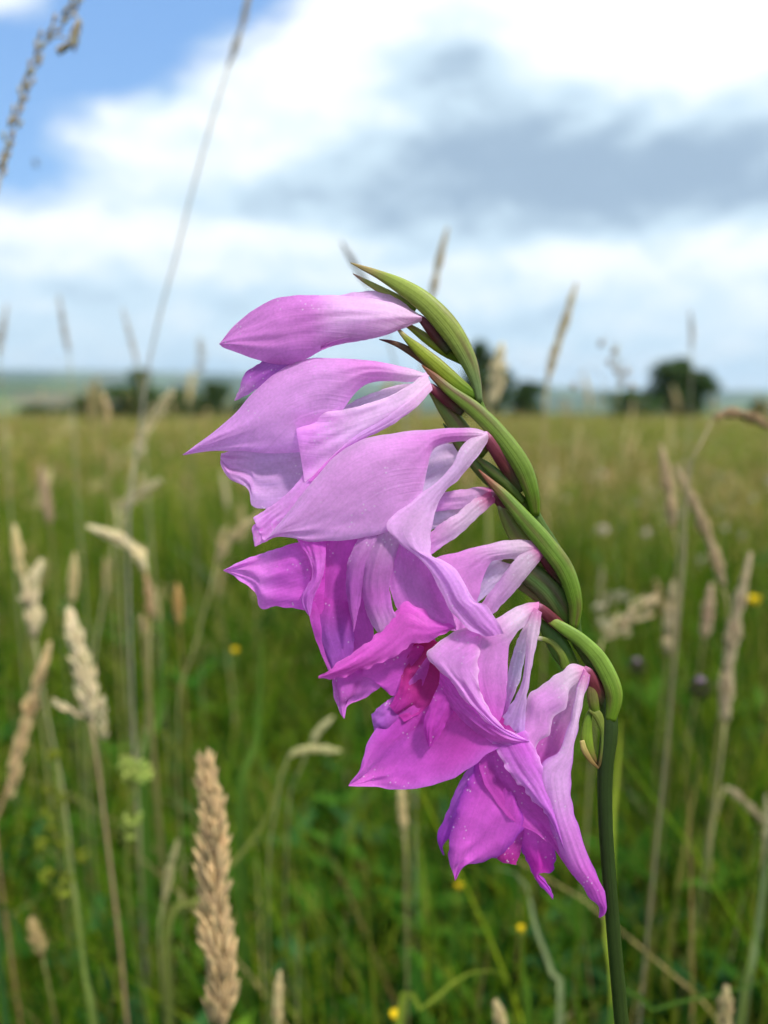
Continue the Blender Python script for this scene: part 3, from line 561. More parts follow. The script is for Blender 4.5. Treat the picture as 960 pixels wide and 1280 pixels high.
petal(f5, [(530, 785, 2), (480, 802, 6), (440, 822, 7), (417, 842, 8), (418, 868, 8), (425, 888, 8), (430, 896, 8)], [(545, 800, 2), (520, 830, 4), (500, 862, 5), (489, 868, 6), (478, 856, 7), (457, 872, 8), (436, 880, 8), (431, 896, 8)], [(0, DEEP), (.4, MAG), (1, MID)], 6, 4)
petal(f5, [(568, 778, 30), (540, 770, 28), (515, 752, 28), (500, 752, 28), (482, 778, 28), (456, 800, 28), (425, 823, 28), (400, 841, 24)], [(567, 781, 30), (548, 789, 31), (532, 797, 32), (514, 800, 32), (502, 809, 31), (482, 821, 30), (453, 833, 29), (424, 842, 27), (400, 843, 24)], [(0, MAG), (.4, HOT), (1, HOT)], 7, 2, 2.4, nv=90, edge=s2l((222, 110, 205)), label='bright magenta petal with a ragged edge')
# 6
f6 = flower(672, 758, 8, (714, 795, -4), 8, 'sixth flower, opening downwards with a broad magenta lower petal')
petal(f6, [(514, 848, 2), (496, 867, 3), (478, 879, 3), (464, 892, 3)], [(530, 900, 3), (500, 920, 3), (480, 926, 3), (468, 915, 3)], [(0, MAG), (1, VIO)], 4, 3)
petal(f6, [(548, 800, 8), (515, 845, 9), (492, 882, 10), (472, 906, 11), (458, 930, 12), (450, 958, 11), (436, 979, 8)], [(645, 915, 22), (628, 925, 22), (606, 936, 20), (590, 950, 20), (560, 968, 18), (530, 978, 16), (500, 984, 14), (462, 982, 10), (436, 980, 8)], [(0, DEEP), (.25, s2l((205, 72, 184))), (.6, s2l((212, 86, 204))), (1, s2l((222, 108, 214)))], -9, 5, nu=34, nv=50, edge=s2l((205, 110, 215)), label='broad magenta lower petal ending in a point')
petal(f6, [(530, 796, 10), (514, 808, 10), (504, 835, 10), (497, 862, 10), (486, 880, 10)], [(560, 805, 12), (550, 845, 12), (541, 868, 12), (530, 885, 12), (505, 900, 11)], [(0, s2l((172, 44, 105))), (.5, s2l((178, 45, 130))), (1, s2l((198, 60, 172)))], -4, 3, label='dark red throat, its tint deepened for the shade inside')  # sheet of crimson throat colour, with the shade of the hollow painted in
petal(f6, [(556, 835, 18), (540, 868, 18), (529, 900, 17), (534, 928, 16)], [(580, 855, 20), (565, 885, 19), (550, 912, 17), (538, 929, 16)], [(0, MAG), (1, s2l((200, 70, 190)))], 4, 2)
petal(f6, [(548, 826, 28), (575, 862, 30), (600, 888, 30), (628, 908, 27), (658, 921, 20)], [(548, 850, 20), (562, 880, 21), (588, 906, 23), (614, 923, 22), (637, 929, 21), (657, 923, 20)], [(0, MAG), (.5, s2l((216, 105, 212))), (1, s2l((225, 140, 224)))], 2, 3, 1.6)
petal(f6, [(664, 768, 2), (650, 792, 0), (638, 828, -2), (632, 860, -2), (626, 890, -2)], [(668, 776, 4), (658, 810, 2), (650, 848, 2), (641, 872, 2), (630, 900, 2)], [(0, PALE), (.5, GREY), (1, MID)], 2)
petal(f6, [(672, 751, 10), (654, 753, 12), (634, 762, 14), (612, 776, 16), (590, 786, 18), (575, 820, 20), (585, 865, 22), (605, 898, 22)], [(670, 762, 12), (655, 778, 14), (643, 790, 15), (634, 806, 16), (632, 835, 18), (630, 868, 20), (624, 893, 21), (613, 910, 21)], [(0, s2l((230, 140, 200))), (.15, PALE), (.4, s2l((222, 140, 216))), (1, s2l((210, 95, 200)))], 8, 2)
petal(f6, [(594, 784, 24), (580, 783, 24), (555, 791, 26), (532, 811, 28), (538, 824, 30), (555, 841, 31), (573, 862, 32), (590, 879, 32), (608, 897, 30), (634, 914, 26), (658, 920, 21)], [(604, 786, 24), (597, 805, 26), (594, 830, 28), (596, 852, 29), (604, 873, 30), (614, 890, 29), (626, 902, 28), (640, 911, 25), (650, 917, 23), (658, 922, 21)], [(0, PINK), (.4, s2l((228, 156, 230))), (1, s2l((210, 130, 220)))], 6, 3, 2.2, nv=80, edge=PALE, label='pale flap dusted with white specks')
petal(f6, [(664, 757, 18), (656, 781, 20), (652, 829, 21), (647, 855, 20), (637, 875, 18), (623, 898, 16)], [(675, 764, 14), (673, 778, 16), (668, 800, 18), (663, 822, 20), (656, 862, 21), (654, 888, 20), (654, 918, 18)], [(0, s2l((230, 150, 205))), (.15, PALE), (.5, LIGHT), (1, s2l((216, 160, 232)))], 5)
# 7 the lowest
f7 = flower(733, 838, 4, (758, 882, -3), 9, 'lowest flower, hanging down with long curled petal tips')
petal(f7, [(612, 932, -6), (590, 957, -6), (572, 985, -6), (558, 1020, -6), (547, 1045, -6), (549, 1060, -6), (554, 1071, -6)], [(618, 955, -4), (602, 988, -4), (582, 1022, -4), (567, 1046, -5), (558, 1054, -5), (554, 1062, -6), (556, 1071, -6)], [(0, VIO), (1, s2l((150, 50, 175)))], 5, 2)
petal(f7, [(648, 1030, 0), (632, 1048, 0), (617, 1066, 0), (627, 1078, 0)], [(656, 1036, 0), (652, 1055, 0), (650, 1070, 0), (645, 1081, 0)], [(0, MAG), (1, DEEP)], 3, 2, nu=12, nv=20)
petal(f7, [(646, 1020, 2), (650, 1056, 2), (660, 1080, 2), (668, 1098, 3), (678, 1109, 4), (690, 1122, 4)], [(692, 1030, 4), (693, 1060, 4), (690, 1086, 4), (673, 1089, 4), (684, 1102, 4), (691, 1117, 4)], [(0, MAG), (.5, s2l((185, 45, 165))), (1, s2l((180, 75, 195)))], 5, 4, 1.4, edge=s2l((110, 40, 160)))
petal(f7, [(600, 940, 5), (580, 985, 6), (567, 1020, 6), (562, 1045, 6), (561, 1073, 6), (568, 1098, 4)], [(640, 985, 10), (650, 1010, 10), (652, 1028, 10), (642, 1044, 10), (623, 1064, 9), (603, 1075, 8), (582, 1081, 7), (569, 1098, 4)], [(0, MAG), (.5, s2l((216, 92, 206))), (1, s2l((222, 104, 214)))], 8, 5, 2.0, fold=1.5, edge=s2l((130, 45, 170)), label='lower left petal with a notched violet edge')
petal(f7, [(722, 846, -8), (706, 868, -8), (694, 892, -8), (680, 920, -8), (664, 942, -6), (668, 962, -4)], [(726, 856, -6), (719, 885, -4), (708, 922, -4), (698, 945, -2), (690, 962, 0), (680, 980, 2)], [(0, PALE), (.3, s2l((215, 150, 205))), (.6, s2l((205, 110, 190))), (1, MAG)], -4, 1, fold=1.2)
petal(f7, [(731, 833, 4), (713, 829, 6), (692, 843, 8), (675, 856, 8), (659, 867, 8), (654, 890, 9), (640, 925, 12), (650, 950, 13), (670, 978, 14)], [(731, 842, 6), (719, 852, 8), (709, 860, 10), (705, 881, 12), (689, 893, 14), (684, 913, 14), (669, 926, 14), (667, 944, 14), (674, 962, 14), (684, 986, 14)], [(0, s2l((230, 150, 200))), (.12, PALE), (.35, s2l((226, 150, 222))), (.7, PINK), (1, MID)], 9, 2, 1.2, edge=PALE)
petal(f7, [(606, 936, 10), (598, 952, 12), (604, 975, 13), (620, 1000, 14), (636, 1018, 15), (652, 1028, 15), (672, 1038, 16), (690, 1056, 16), (712, 1088, 14)], [(622, 925, 18), (640, 960, 20), (662, 988, 22), (682, 1010, 22), (692, 1035, 20), (700, 1055, 19), (708, 1070, 18), (716, 1090, 15)], [(0, MAG), (.5, s2l((212, 80, 198))), (1, s2l((218, 100, 208)))], -5, 3)
petal(f7, [(727, 834, 10), (717, 860, 14), (708, 900, 18), (692, 935, 20), (670, 955, 21), (676, 1000, 22), (690, 1042, 22), (702, 1072, 20), (724, 1100, 18), (733, 1117, 14), (747, 1128, 12), (746, 1142, 10)], [(735, 842, 10), (726, 875, 14), (717, 916, 16), (711, 957, 18), (711, 990, 20), (715, 1015, 20), (724, 1043, 20), (735, 1072, 18), (749, 1100, 16), (755, 1122, 14), (753, 1137, 12), (747, 1142, 10)], [(0, s2l((230, 150, 205))), (.10, PALE), (.40, s2l((232, 172, 234))), (.65, s2l((222, 130, 220))), (.85, s2l((210, 92, 202))), (1, s2l((190, 70, 190)))], 7, 1.2, 2.0, nv=90, edge=s2l((190, 90, 205)), label='long side petal curling at its tip')
petal(f7, [(612, 922, 20), (634, 960, 23), (658, 988, 25), (680, 1011, 25), (692, 1036, 24), (702, 1060, 22)], [(654, 908, 18), (668, 936, 20), (680, 965, 22), (688, 1000, 24), (694, 1025, 24), (703, 1060, 22)], [(0, s2l((205, 100, 205))), (.4, s2l((210, 120, 215))), (1, s2l((205, 115, 215)))], 6, 3, 2.4, nv=80, edge=LIGHT, label='speckled fold of petal')

# ------------------------------------------------------------------ seeding grasses one by one
def seed_grass(head, w, dist, label=None, stem=None, dense=True, col=None, stemcol=(.30, .24, .08), n=None, side=None, parts=False, group=None, name='seeding_grass_stalk', cat='grass', sw=.0011, seed=0):
    """head: picture points from foot to top; dist metres; the stalk runs on down to the soil"""
    rnd = random.Random(seed or int(head[0][0] * 7 + head[0][1]))
    dd = dist if isinstance(dist, (list, tuple)) else (dist, dist)
    col = col or STRAWS[1]; s = dist / F_PX if not isinstance(dist, (list, tuple)) else dist[0] / F_PX
    H3 = [at(p[0], p[1], dd[0] + (dd[1] - dd[0]) * i / (len(head) - 1)) for i, p in enumerate(head)]
    S3 = [at(p[0], p[1], dd[0]) for p in (stem or [])]
    foot = H3[0]; last = S3[-1] if S3 else foot; prev = (S3[-2] if len(S3) > 1 else foot) if S3 else H3[1]
    drift = (last - prev); drift = drift / max(1e-6, abs(drift.z)) * .35 if abs(drift.z) > 1e-4 else Vector((0, 0, 0))
    drift.x = max(-.35, min(.35, drift.x)); drift.y = max(-.2, min(.2, drift.y))
    gx, gy = last.x + drift.x * last.z * .4, max(.3, last.y + .04 + rnd.uniform(-.02, .04)); g = Vector((gx, gy, height(gx, gy) - .01))
    root = empty(name, Vector((gx, gy, height(gx, gy))))
    tag(root, label, cat, group)
    midp = last.lerp(g, .5) + Vector((drift.x * last.z * .06, 0, 0))
    wtube('stem', [g, midp, last] + S3[::-1][1:] + ([foot] if S3 else []) + [H3[0].lerp(H3[1], .05)], sw * 1.25, sw * .8, stemcol, tuple(a * .5 + b * .5 for a, b in zip(stemcol, col)), root, M_STRAW, 6, 26)
    S = spline([tuple(p) + (0,) for p in H3], 60); Lh = sum((Vector(S[i + 1][:3]) - Vector(S[i][:3])).length for i in range(59))
    r = w * s / 2; r *= .88; n = n or int(max(16, min(230, Lh / r * 15))); V, Fc, C, U = [], [], [], []
    def spk(V, Fc, C, U, k, base=None):
        q = (k + rnd.random() * .6) / n; q = min(.999, q); i = int(q * 58); p = Vector(S[i][:3]); tg = (Vector(S[i + 1][:3]) - p).normalized()
        a1 = tg.orthogonal().normalized(); a2 = tg.cross(a1); a = k * 2.4 + rnd.uniform(-.4, .4); out = a1 * math.cos(a) + a2 * math.sin(a)
        prof = math.sin(math.pi * min(1, .22 + .76 * q)) ** .7 * (1 + .65 * mnoise.noise(Vector((q * 9, dd[0] * 9, 1)))) * rnd.uniform(.7, 1.2)
        if dense:
            o = r * prof; ln = min(.016, max(.006, r * 2.3)); st = p + out * o * .30
            spindle(V, Fc, C, U, st, tg * ln + out * o * .9, ln, max(.0006, ln * .11), jit(col, .22), 5, jit(tuple(c * 1.15 for c in col), .1))
        else:
            o = r * prof * rnd.uniform(.2, 1.2); ln = min(.014, max(.006, r * .9)); st = p + out * o + tg * o * .8
            spindle(V, Fc, C, U, st, tg * ln * 1.2 + out * ln * .4, ln, ln * .17, jit(col, .22), 5)
            b0 = len(V); V.extend([tuple(p), tuple(st + out * .0004), tuple(st - out * .0004)]); C.extend([col] * 3); U.extend([(0, 0)] * 3); Fc.append((b0, b0 + 1, b0 + 2))
    if parts:
        ax = wtube('axis', H3, sw * 1.6, sw * .8, stemcol, col, root, M_STRAW, 6, 20)
        protos = []
        for k in range(n):
            q = min(.999, (k + rnd.random() * .6) / n); i = int(q * 58); p = Vector(S[i][:3]); tg = (Vector(S[i + 1][:3]) - p).normalized(); a1 = tg.orthogonal().normalized(); a2 = tg.cross(a1); a = k * 2.4 + rnd.uniform(-.3, .3); out = a1 * math.cos(a) + a2 * math.sin(a)
            prof = lerp3([(0, (.55,)), (.25, (.95,)), (.50, (.55,)), (.56, (.80,)), (.8, (.62,)), (1, (.22,))], q)[0]; o = r * prof
            if len(protos) < 6:
                v_, f_, c_, u_ = [], [], [], []; cc = [tuple(x * m_ for x in col) for m_ in (1, .85, 1.1, .95, 1.15, .8)][len(protos)]
                for gk in range(3): spindle(v_, f_, c_, u_, Vector((gk * .0005 - .0005, (gk % 2) * .0006, gk * .0012)), Vector((gk * .09 - .09, (gk % 2) * .07, 1)), .0110, .00068, jit(cc, .1), 6, tuple(x * 1.25 for x in cc))
                me_o = mesh_obj('spikelet', v_, f_, M_STRAW, root, c_, u_); protos.append(me_o.data); sp = me_o
            else:
                sp = bpy.data.objects.new('spikelet', protos[k % 6]); link(sp, root)
            dr = (tg * 1.0 + out * rnd.uniform(.2, .5)).normalized(); sp.location = p + out * o * .42 - root.location; sp.rotation_euler = dr.to_track_quat('Z', 'X').to_euler(); sc_ = rnd.uniform(.85, 1.15) * (1 - .35 * max(0, q - .6) / .4); sp.scale = (sc_ * 1.2, sc_ * 1.2, sc_)
        return root
    for k in range(n): spk(V, Fc, C, U, k)
    for (sx, sy, ex, ey, ww) in (side or []):
        A, B = at(sx, sy, dd[0]), at(ex, ey, dd[0]); m = 12
        for k in range(m):
            q = k / m; p = A.lerp(B, q); a = k * 2.4; out = Vector((math.cos(a), math.sin(a), .2)); rr = ww * s / 2
            spindle(V, Fc, C, U, p + out * rr * .3, (B - A).normalized() + out * .3, max(.006, rr * 2), max(.001, rr * .35), jit(col, .2), 5)
    for (sx, sy, ex, ey, ww) in (side or []):
        A = at(sx, sy, dd[0]); q = min((Vector(v_[:3]) for v_ in S), key=lambda v_: (v_ - A).length + .6 * max(0, v_.z - A.z))
        wtube('branchlet', [q, q.lerp(A, .5) + Vector((0, 0, .001)), A, at(ex, ey, dd[0])], sw * .6, sw * .4, col, col, root, M_STRAW, 5, 8)
    o = mesh_obj('seed_head', V, Fc, M_STRAW, root, C, U, origin=H3[0]); o['kind'] = 'stuff'
    return root
TAN = (.62, .46, .24); PALEST = (.66, .56, .34); SAND = (.58, .47, .24); RUST = (.42, .24, .12); OLV = (.25, .26, .06); DUSK = (.48, .46, .42)
GRN_ST = (.12, .17, .03); RED_ST = (.26, .12, .05)
seed_grass([(272, 1285), (277, 1220), (268, 1150), (266, 1090), (266, 1030), (256, 952)], 41, .345, 'large sharp tan seed spike rising from the bottom edge left of the flower', stem=[(280, 1340)], parts=True, n=230, col=TAN, stemcol=GRN_ST)
seed_grass([(114, 900), (106, 850), (98, 815), (90, 778)], 26, .52, 'pale plump seed head with a short side tuft, on a reddish stalk at left', stem=[(125, 980), (140, 1100), (152, 1200), (160, 1290)], side=[(112, 900, 70, 880, 14), (112, 905, 122, 880, 14), (130, 925, 128, 880, 10)], col=PALEST, stemcol=RED_ST)
seed_grass([(14, 968), (28, 920), (42, 870), (60, 812)], 17, .55, 'slim tan seed head leaning right at the left edge below the plump one', stem=[(5, 1000), (-5, 1050)], side=[(10, 1000, 22, 965, 14)], col=TAN, stemcol=RED_ST)
seed_grass([(43, 800), (42, 770), (38, 740), (46, 715)], 22, .6, 'lumpy whitish seed head above the slim tan one at the left', stem=[(60, 900), (80, 1000), (100, 1180)], col=PALEST, stemcol=GRN_ST)
seed_grass([(28, 728), (24, 700), (19, 664)], 12, .62, 'narrow cream seed head nearest the left edge in mid picture', col=SAND, stemcol=GRN_ST)
seed_grass([(183, 716), (172, 692), (150, 674), (118, 661)], 15, .62, 'arching cream seed head drooping to the left over the green grass', stem=[(187, 760), (184, 900), (170, 1000)], col=PALEST, stemcol=GRN_ST)
seed_grass([(188, 773), (186, 745), (183, 722)], 11, .6, 'short rust-coloured seed head directly under the arching cream one', stem=[(186, 850)], col=(.5, .33, .17), stemcol=GRN_ST)
seed_grass([(178, 796), (178, 787), (177, 778)], 13, .6, 'tiny round tan seed head below the short rust-coloured one', col=TAN, stemcol=GRN_ST, n=16)
seed_grass([(89, 754), (91, 728), (93, 698)], 11, .7, 'small sand-coloured seed head right of the lumpy whitish one', col=SAND, stemcol=GRN_ST)
seed_grass([(150, 640), (168, 622), (198, 602)], 12, .75, 'feathery pale seed head slanting up right, above the arching cream one', stem=[(140, 690), (110, 900)], dense=False, n=60, col=PALEST, stemcol=GRN_ST)
seed_grass([(270, 706), (278, 688), (292, 672), (318, 648)], 13, .6, 'forked pale seed head next to the left-pointing petal tips', stem=[(262, 740), (240, 820), (222, 900)], side=[(272, 690, 280, 664, 8)], col=SAND, stemcol=GRN_ST, sw=.0008)
seed_grass([(224, 782), (223, 760), (222, 738)], 12, .68, 'orange-brown seed head between the rust one and the petals', col=(.45, .28, .10), stemcol=GRN_ST)
seed_grass([(62, 655), (58, 625), (52, 590)], 12, .95, 'faint pinkish seed head standing upright high at the left', col=(.4, .28, .18), stemcol=GRN_ST)
seed_grass([(0, 222), (12, 170), (26, 128), (40, 85), (55, 52), (80, 22), (100, -8), (118, -50)], 10, .42, 'tall loose seed head crossing the blue sky in the top left corner', stem=[(-25, 330), (-60, 520)], dense=False, n=64, side=[(98, 22, 92, 52, 8), (92, 52, 80, 60, 8)], col=(.50, .43, .30), stemcol=(.33, .29, .2), sw=.001)
seed_grass([(285, 85), (297, 50), (308, 8), (318, -40)], 7, .62, 'very thin tall stalk with a narrow tip rising across the clouds at left', stem=[(268, 140), (240, 240), (215, 340), (195, 410), (184, 470), (172, 560), (160, 700)], col=(.36, .32, .25), stemcol=(.30, .28, .22), sw=.0009)
seed_grass([(538, 378), (545, 345), (551, 318), (558, 290)], 9, .62, 'slim tan spike standing up behind the gladiolus tip', stem=[(530, 440), (522, 520), (515, 640)], col=(.46, .35, .17), stemcol=(.36, .28, .12), sw=.0009)
seed_grass([(684, 478), (692, 445), (705, 405), (719, 358)], 11, .66, 'tall tan spike leaning right against the grey cloud', stem=[(681, 520), (680, 600), (684, 700)], col=(.48, .38, .19), stemcol=(.36, .28, .12), sw=.0009)
seed_grass([(612, 512), (619, 485), (625, 444)], 20, .8, 'soft cream plume just right of the gladiolus bracts on the horizon', stem=[(608, 560), (610, 700)], col=PALEST, stemcol=OLV)
seed_grass([(86, 440), (80, 410), (74, 372)], 7, .85, 'faint thin spike against the pale sky at the far left', stem=[(92, 520), (98, 640)], col=DUSK, stemcol=OLV, sw=.0008)
seed_grass([(172, 456), (164, 425), (154, 388)], 6, .85, 'faint spike leaning left beside the very thin tall stalk', stem=[(180, 520), (186, 640)], col=DUSK, stemcol=OLV, sw=.0008)
seed_grass([(-2, 445), (3, 415), (8, 385)], 7, .8, 'faint spike at the very left edge against the sky', col=DUSK, stemcol=OLV, sw=.0008)
seed_grass([(462, 360), (448, 338), (430, 308)], 7, .62, 'grey blurred spike leaning left behind the gladiolus tip', stem=[(485, 420), (505, 520), (515, 640)], col=(.28, .27, .25), stemcol=(.28, .27, .2), sw=.0007)
seed_grass([(864, 438), (865, 415), (863, 392)], 6, .9, 'faint thin spike rising above the round-crowned tree', stem=[(862, 520)], col=DUSK, stemcol=OLV, sw=.0007)
seed_grass([(248, 470), (252, 450), (250, 425)], 12, .95, 'dim blurred seed head above the left tree line near the petals', stem=[(240, 540)], dense=False, n=30, col=(.42, .38, .3), stemcol=OLV, sw=.0008)
seed_grass([(168, 572), (180, 545), (196, 515), (215, 490)], 14, .75, 'curved pale plume in front of the left tree line', stem=[(160, 620), (150, 720)], dense=False, n=70, col=PALEST, stemcol=OLV)
seed_grass([(132, 535), (134, 515), (130, 497)], 8, .9, 'short tan seed head in front of the left tree line', col=TAN, stemcol=OLV)
seed_grass([(890, 524), (905, 518), (925, 518), (945, 524), (972, 540), (990, 560)], 13, .46, 'thick brown seed head arching out of the right edge', stem=[(876, 545), (864, 580), (856, 640), (850, 760)], col=(.40, .27, .15), stemcol=(.40, .38, .22), sw=.0009)
seed_grass([(842, 660), (836, 615), (828, 565)], 14, .62, 'straight pinkish-tan seed head at right above the leaning one', stem=[(846, 720)], col=(.5, .37, .22), stemcol=OLV)
seed_grass([(905, 735), (892, 690), (872, 640), (848, 590)], 15, .6, 'long tan seed head leaning left in the right half', stem=[(908, 800)], col=(.5, .37, .22), stemcol=OLV)
seed_grass([(906, 905), (908, 850), (918, 780), (936, 700)], 18, .58, 'broad tan plume leaning right beside the right edge', stem=[(900, 960), (885, 1060), (860, 1200)], col=(.54, .43, .27), stemcol=OLV)
seed_grass([(752, 800), (775, 782), (798, 765), (816, 750)], 30, .6, 'loose tan seed panicle right of the gladiolus bracts', stem=[(745, 830), (742, 900)], dense=False, n=80, col=(.52, .42, .24), stemcol=OLV)
seed_grass([(834, 820), (838, 780), (842, 740)], 18, .8, 'fuzzy tan seed head behind the loose panicle at right', col=(.5, .4, .24), stemcol=OLV)
seed_grass([(880, 800), (884, 770), (888, 740)], 14, .8, 'small pinkish seed head left of the broad tan plume', col=(.5, .36, .24), stemcol=OLV)
seed_grass([(505, 1042), (503, 1015), (500, 985)], 11, .55, 'short cream seed head directly under the broad magenta petal', stem=[(508, 1100)], col=SAND, stemcol=GRN_ST)
seed_grass([(360, 945), (372, 940), (390, 936), (418, 938)], 10, .55, 'pale seed head bent flat to the right, left of the magenta petals', stem=[(352, 965), (345, 1010), (335, 1100)], col=(.50, .46, .22), stemcol=GRN_ST, sw=.0007)
seed_grass([(388, 930), (398, 915), (410, 902)], 9, .57, 'small pale seed head just above the flat bent one', stem=[(378, 955), (360, 1020)], col=(.5, .46, .24), stemcol=GRN_ST, sw=.0007)
seed_grass([(346, 1290), (347, 1255), (349, 1225)], 11, .42, 'cream seed head cut by the bottom edge right of the sharp tan spike', col=SAND, stemcol=GRN_ST)
seed_grass([(905, 1300), (906, 1270), (907, 1245)], 17, .42, 'cream seed head cut by the bottom edge at right', col=SAND, stemcol=GRN_ST)
seed_grass([(624, 1300), (625, 1280), (622, 1262)], 14, .4, 'pale seed head tip at the bottom edge below the lowest flower', col=SAND, stemcol=GRN_ST)
seed_grass([(54, 1198), (48, 1180), (42, 1160)], 17, .5, 'short plump brown seed head low at the left', stem=[(62, 1240)], col=(.40, .30, .13), stemcol=GRN_ST)
seed_grass([(204, 1130), (212, 1090), (220, 1058)], 9, .52, 'thin greenish seed head left of the sharp tan spike', stem=[(200, 1190)], col=(.42, .38, .18), stemcol=GRN_ST)
seed_grass([(905, 982), (930, 1002), (962, 1036)], 10, .6, 'dry seed stalk slanting down to the right edge', stem=[(890, 1040), (880, 1150)], col=(.5, .40, .24), stemcol=OLV)
seed_grass([(954, 1105), (957, 1050), (958, 1000)], 9, .55, 'pale thin seed head at the right edge below the slanting dry stalk', col=(.45, .40, .24), stemcol=OLV)
# quaking grass with a few hanging spikelets
root = empty('quaking_grass', Vector((at(770, 560, .75).x, at(770, 560, .75).y, 0))); tag(root, 'quaking grass with small drooping spikelets against the sky at right', 'grass')
tp = at(772, 430, .75); gnd = root.location.copy()
wtube('stem', [gnd, at(775, 640, .75), at(774, 520, .75), tp], .0008, .0004, GRN_ST, OLV, root, M_STRAW, 6, 24)
for (x, y) in ((753, 424), (768, 434), (762, 448), (770, 458), (785, 460), (790, 478), (776, 472), (716, 478)):
    V, Fc, C, U = [], [], [], []; p = at(x, y, .75); top = p.lerp(tp, .35) + Vector((0, 0, .004))
    wtube('branchlet', [at(774, min(500, y + 25), .75), top, p], .0003, .0002, DUSK, DUSK, root, M_STRAW, 4, 6)
    spindle(V, Fc, C, U, p, Vector((random.uniform(-.3, .3), 0, -1)), .0075, .0028, (.40, .33, .25), 7); mesh_obj('spikelet', V, Fc, M_STRAW, root, C, U, origin=p)

# further seed heads of the same kind, none of them told apart by anything but place
def copy_tree(o):
    c = o.copy(); COL.objects.link(c)
    for ch in o.children:
        k = ch.copy(); COL.objects.link(k); k.parent = c
    return c
protos = []
GL = 'blurred straw-coloured seed head among many alike in the middle of the meadow'
for i in range(7):
    x0 = 480 + random.uniform(-30, 30); dx = random.uniform(-25, 25)
    r_ = seed_grass([(x0, 640), (x0 + dx * .4, 600), (x0 + dx, 560)], random.uniform(9, 17), 1.0, GL, dense=i % 3 > 0, col=random.choice(STRAWS + [TAN, SAND, PALEST]), stemcol=random.choice([OLV, GRN_ST, (.3, .25, .1)]), group='seed heads in the middle of the meadow', seed=50 + i)
    protos.append(r_)
k = 0
for i in range(90):
    y = 1.15 + 3.6 * (i / 90) ** 1.2; x = random.uniform(-.47, .5) ** 1 * y * .98 
    if i >= 7: o = copy_tree(protos[i % 7])
    else: o = protos[i]
    o.location = (x, y, height(x, y)); o.rotation_euler = (random.uniform(-.12, .12), random.uniform(-.12, .12), random.uniform(0, 6.28)); s_ = random.uniform(.62, .92) if i % 4 or y < 1.7 else random.uniform(1.1, 1.3); o.scale = (s_, s_, s_)

# ------------------------------------------------------------------ small flowers, buds and single blades
def thin_plant(name, head, dist, label, cat, stemcol=GRN_ST, stem=None, sw=.001, group=None):
    h = at(head[0], head[1], dist); pts = [at(p[0], p[1], dist) for p in (stem or [])]; last = pts[-1] if pts else h
    g = Vector((last.x + .01, last.y + .03, height(last.x, last.y + .03))); root = empty(name, g); tag(root, label, cat, group)
    wtube('stem', [g - Vector((0, 0, .01)), last.lerp(g, .5) + Vector((.006, 0, 0))] + pts[::-1] + [h], sw * 1.3, sw, stemcol, stemcol, root, M_GRASS, 6, 24)
    return root, h
def yellow_flower(px, py, dist, rpx, label, nh=9):
    root, h = thin_plant('yellow_flower', (px, py), dist, label, 'flower', (.14, .24, .03)); r = rpx * dist / F_PX
    V, Fc, C, U = [], [], [], []
    spindle(V, Fc, C, U, h - Vector((0, 0, r * .5)), Vector((0, 0, 1)), r * 1.0, r * .5, (.2, .28, .04), 8); mesh_obj('calyx', V, Fc, M_GRASS, root, C, U, origin=h)
    me = None
    for k in range(nh):
        a = 2 * math.pi * k / nh; V, Fc, C, U = [], [], [], []
        for i in range(5):
            s = i / 4; ww = r * .32 * math.sin(math.pi * (.15 + .8 * s)); p = Vector((r * .15 + r * s, 0, r * .55 * s)); 
            V += [(p.x, -ww, p.z), (p.x, ww, p.z)]; C += [(.85, .62, .02)] * 2; U += [(0, s), (1, s)]
        Fc = [(2 * i, 2 * i + 1, 2 * i + 3, 2 * i + 2) for i in range(4)]
        if me is None: o = mesh_obj('petal', V, Fc, M_GRASS, root, C, U); me = o.data
        else: o = bpy.data.objects.new('petal', me); link(o, root)
        o.location = h - root.location; o.rotation_euler = (0, -.5, a)
yellow_flower(652, 1166, .5, 8, 'small yellow flower on a bright green stem below the lowest gladiolus flower')
yellow_flower(495, 1276, .48, 11, 'yellow flower at the bottom edge in the middle')
yellow_flower(574, 1112, .6, 7, 'dull yellow flower just under the left tip of the lowest gladiolus flower')
yellow_flower(943, 757, .8, 12, 'yellow flower at the right edge beside the broad tan plume')
yellow_flower(294, 817, .75, 7, 'small ochre flower in the shade between the tan stalks at left')
def knapweed(px, py, dist, rpx, label):
    root, h = thin_plant('knapweed', (px, py), dist, label, 'flower'); r = rpx * dist / F_PX; V, Fc, C, U = [], [], [], []
    for k in range(70):
        z = k / 69; a = k * 2.4; rr = r * math.sin(math.pi * (.12 + .7 * z)); p = h + Vector((math.cos(a) * rr * .8, math.sin(a) * rr * .8, r * (1.6 * z - .8)))
        spindle(V, Fc, C, U, p, Vector((math.cos(a) * .5, math.sin(a) * .5, 1)), r * .5, r * .16, (.05, .04, .03) if k % 2 else (.13, .14, .05), 4)
    o = mesh_obj('bud', V, Fc, M_STRAW, root, C, U, origin=h); o['kind'] = 'stuff'; V, Fc, C, U = [], [], [], []
    for k in range(26):
        a = k * 2.4; q = k / 26; spindle(V, Fc, C, U, h + Vector((0, 0, r * .7)), Vector((math.cos(a) * q, math.sin(a) * q, 1)), r * .75, r * .07, (.46, .32, .46), 4)
    o = mesh_obj('florets', V, Fc, M_STRAW, root, C, U, origin=h); o['kind'] = 'stuff'
knapweed(875, 864, .62, 13, 'dark knapweed bud with a greyish-purple top at right')
knapweed(796, 836, .75, 10, 'smaller dull knapweed bud between the stem and the dark bud')
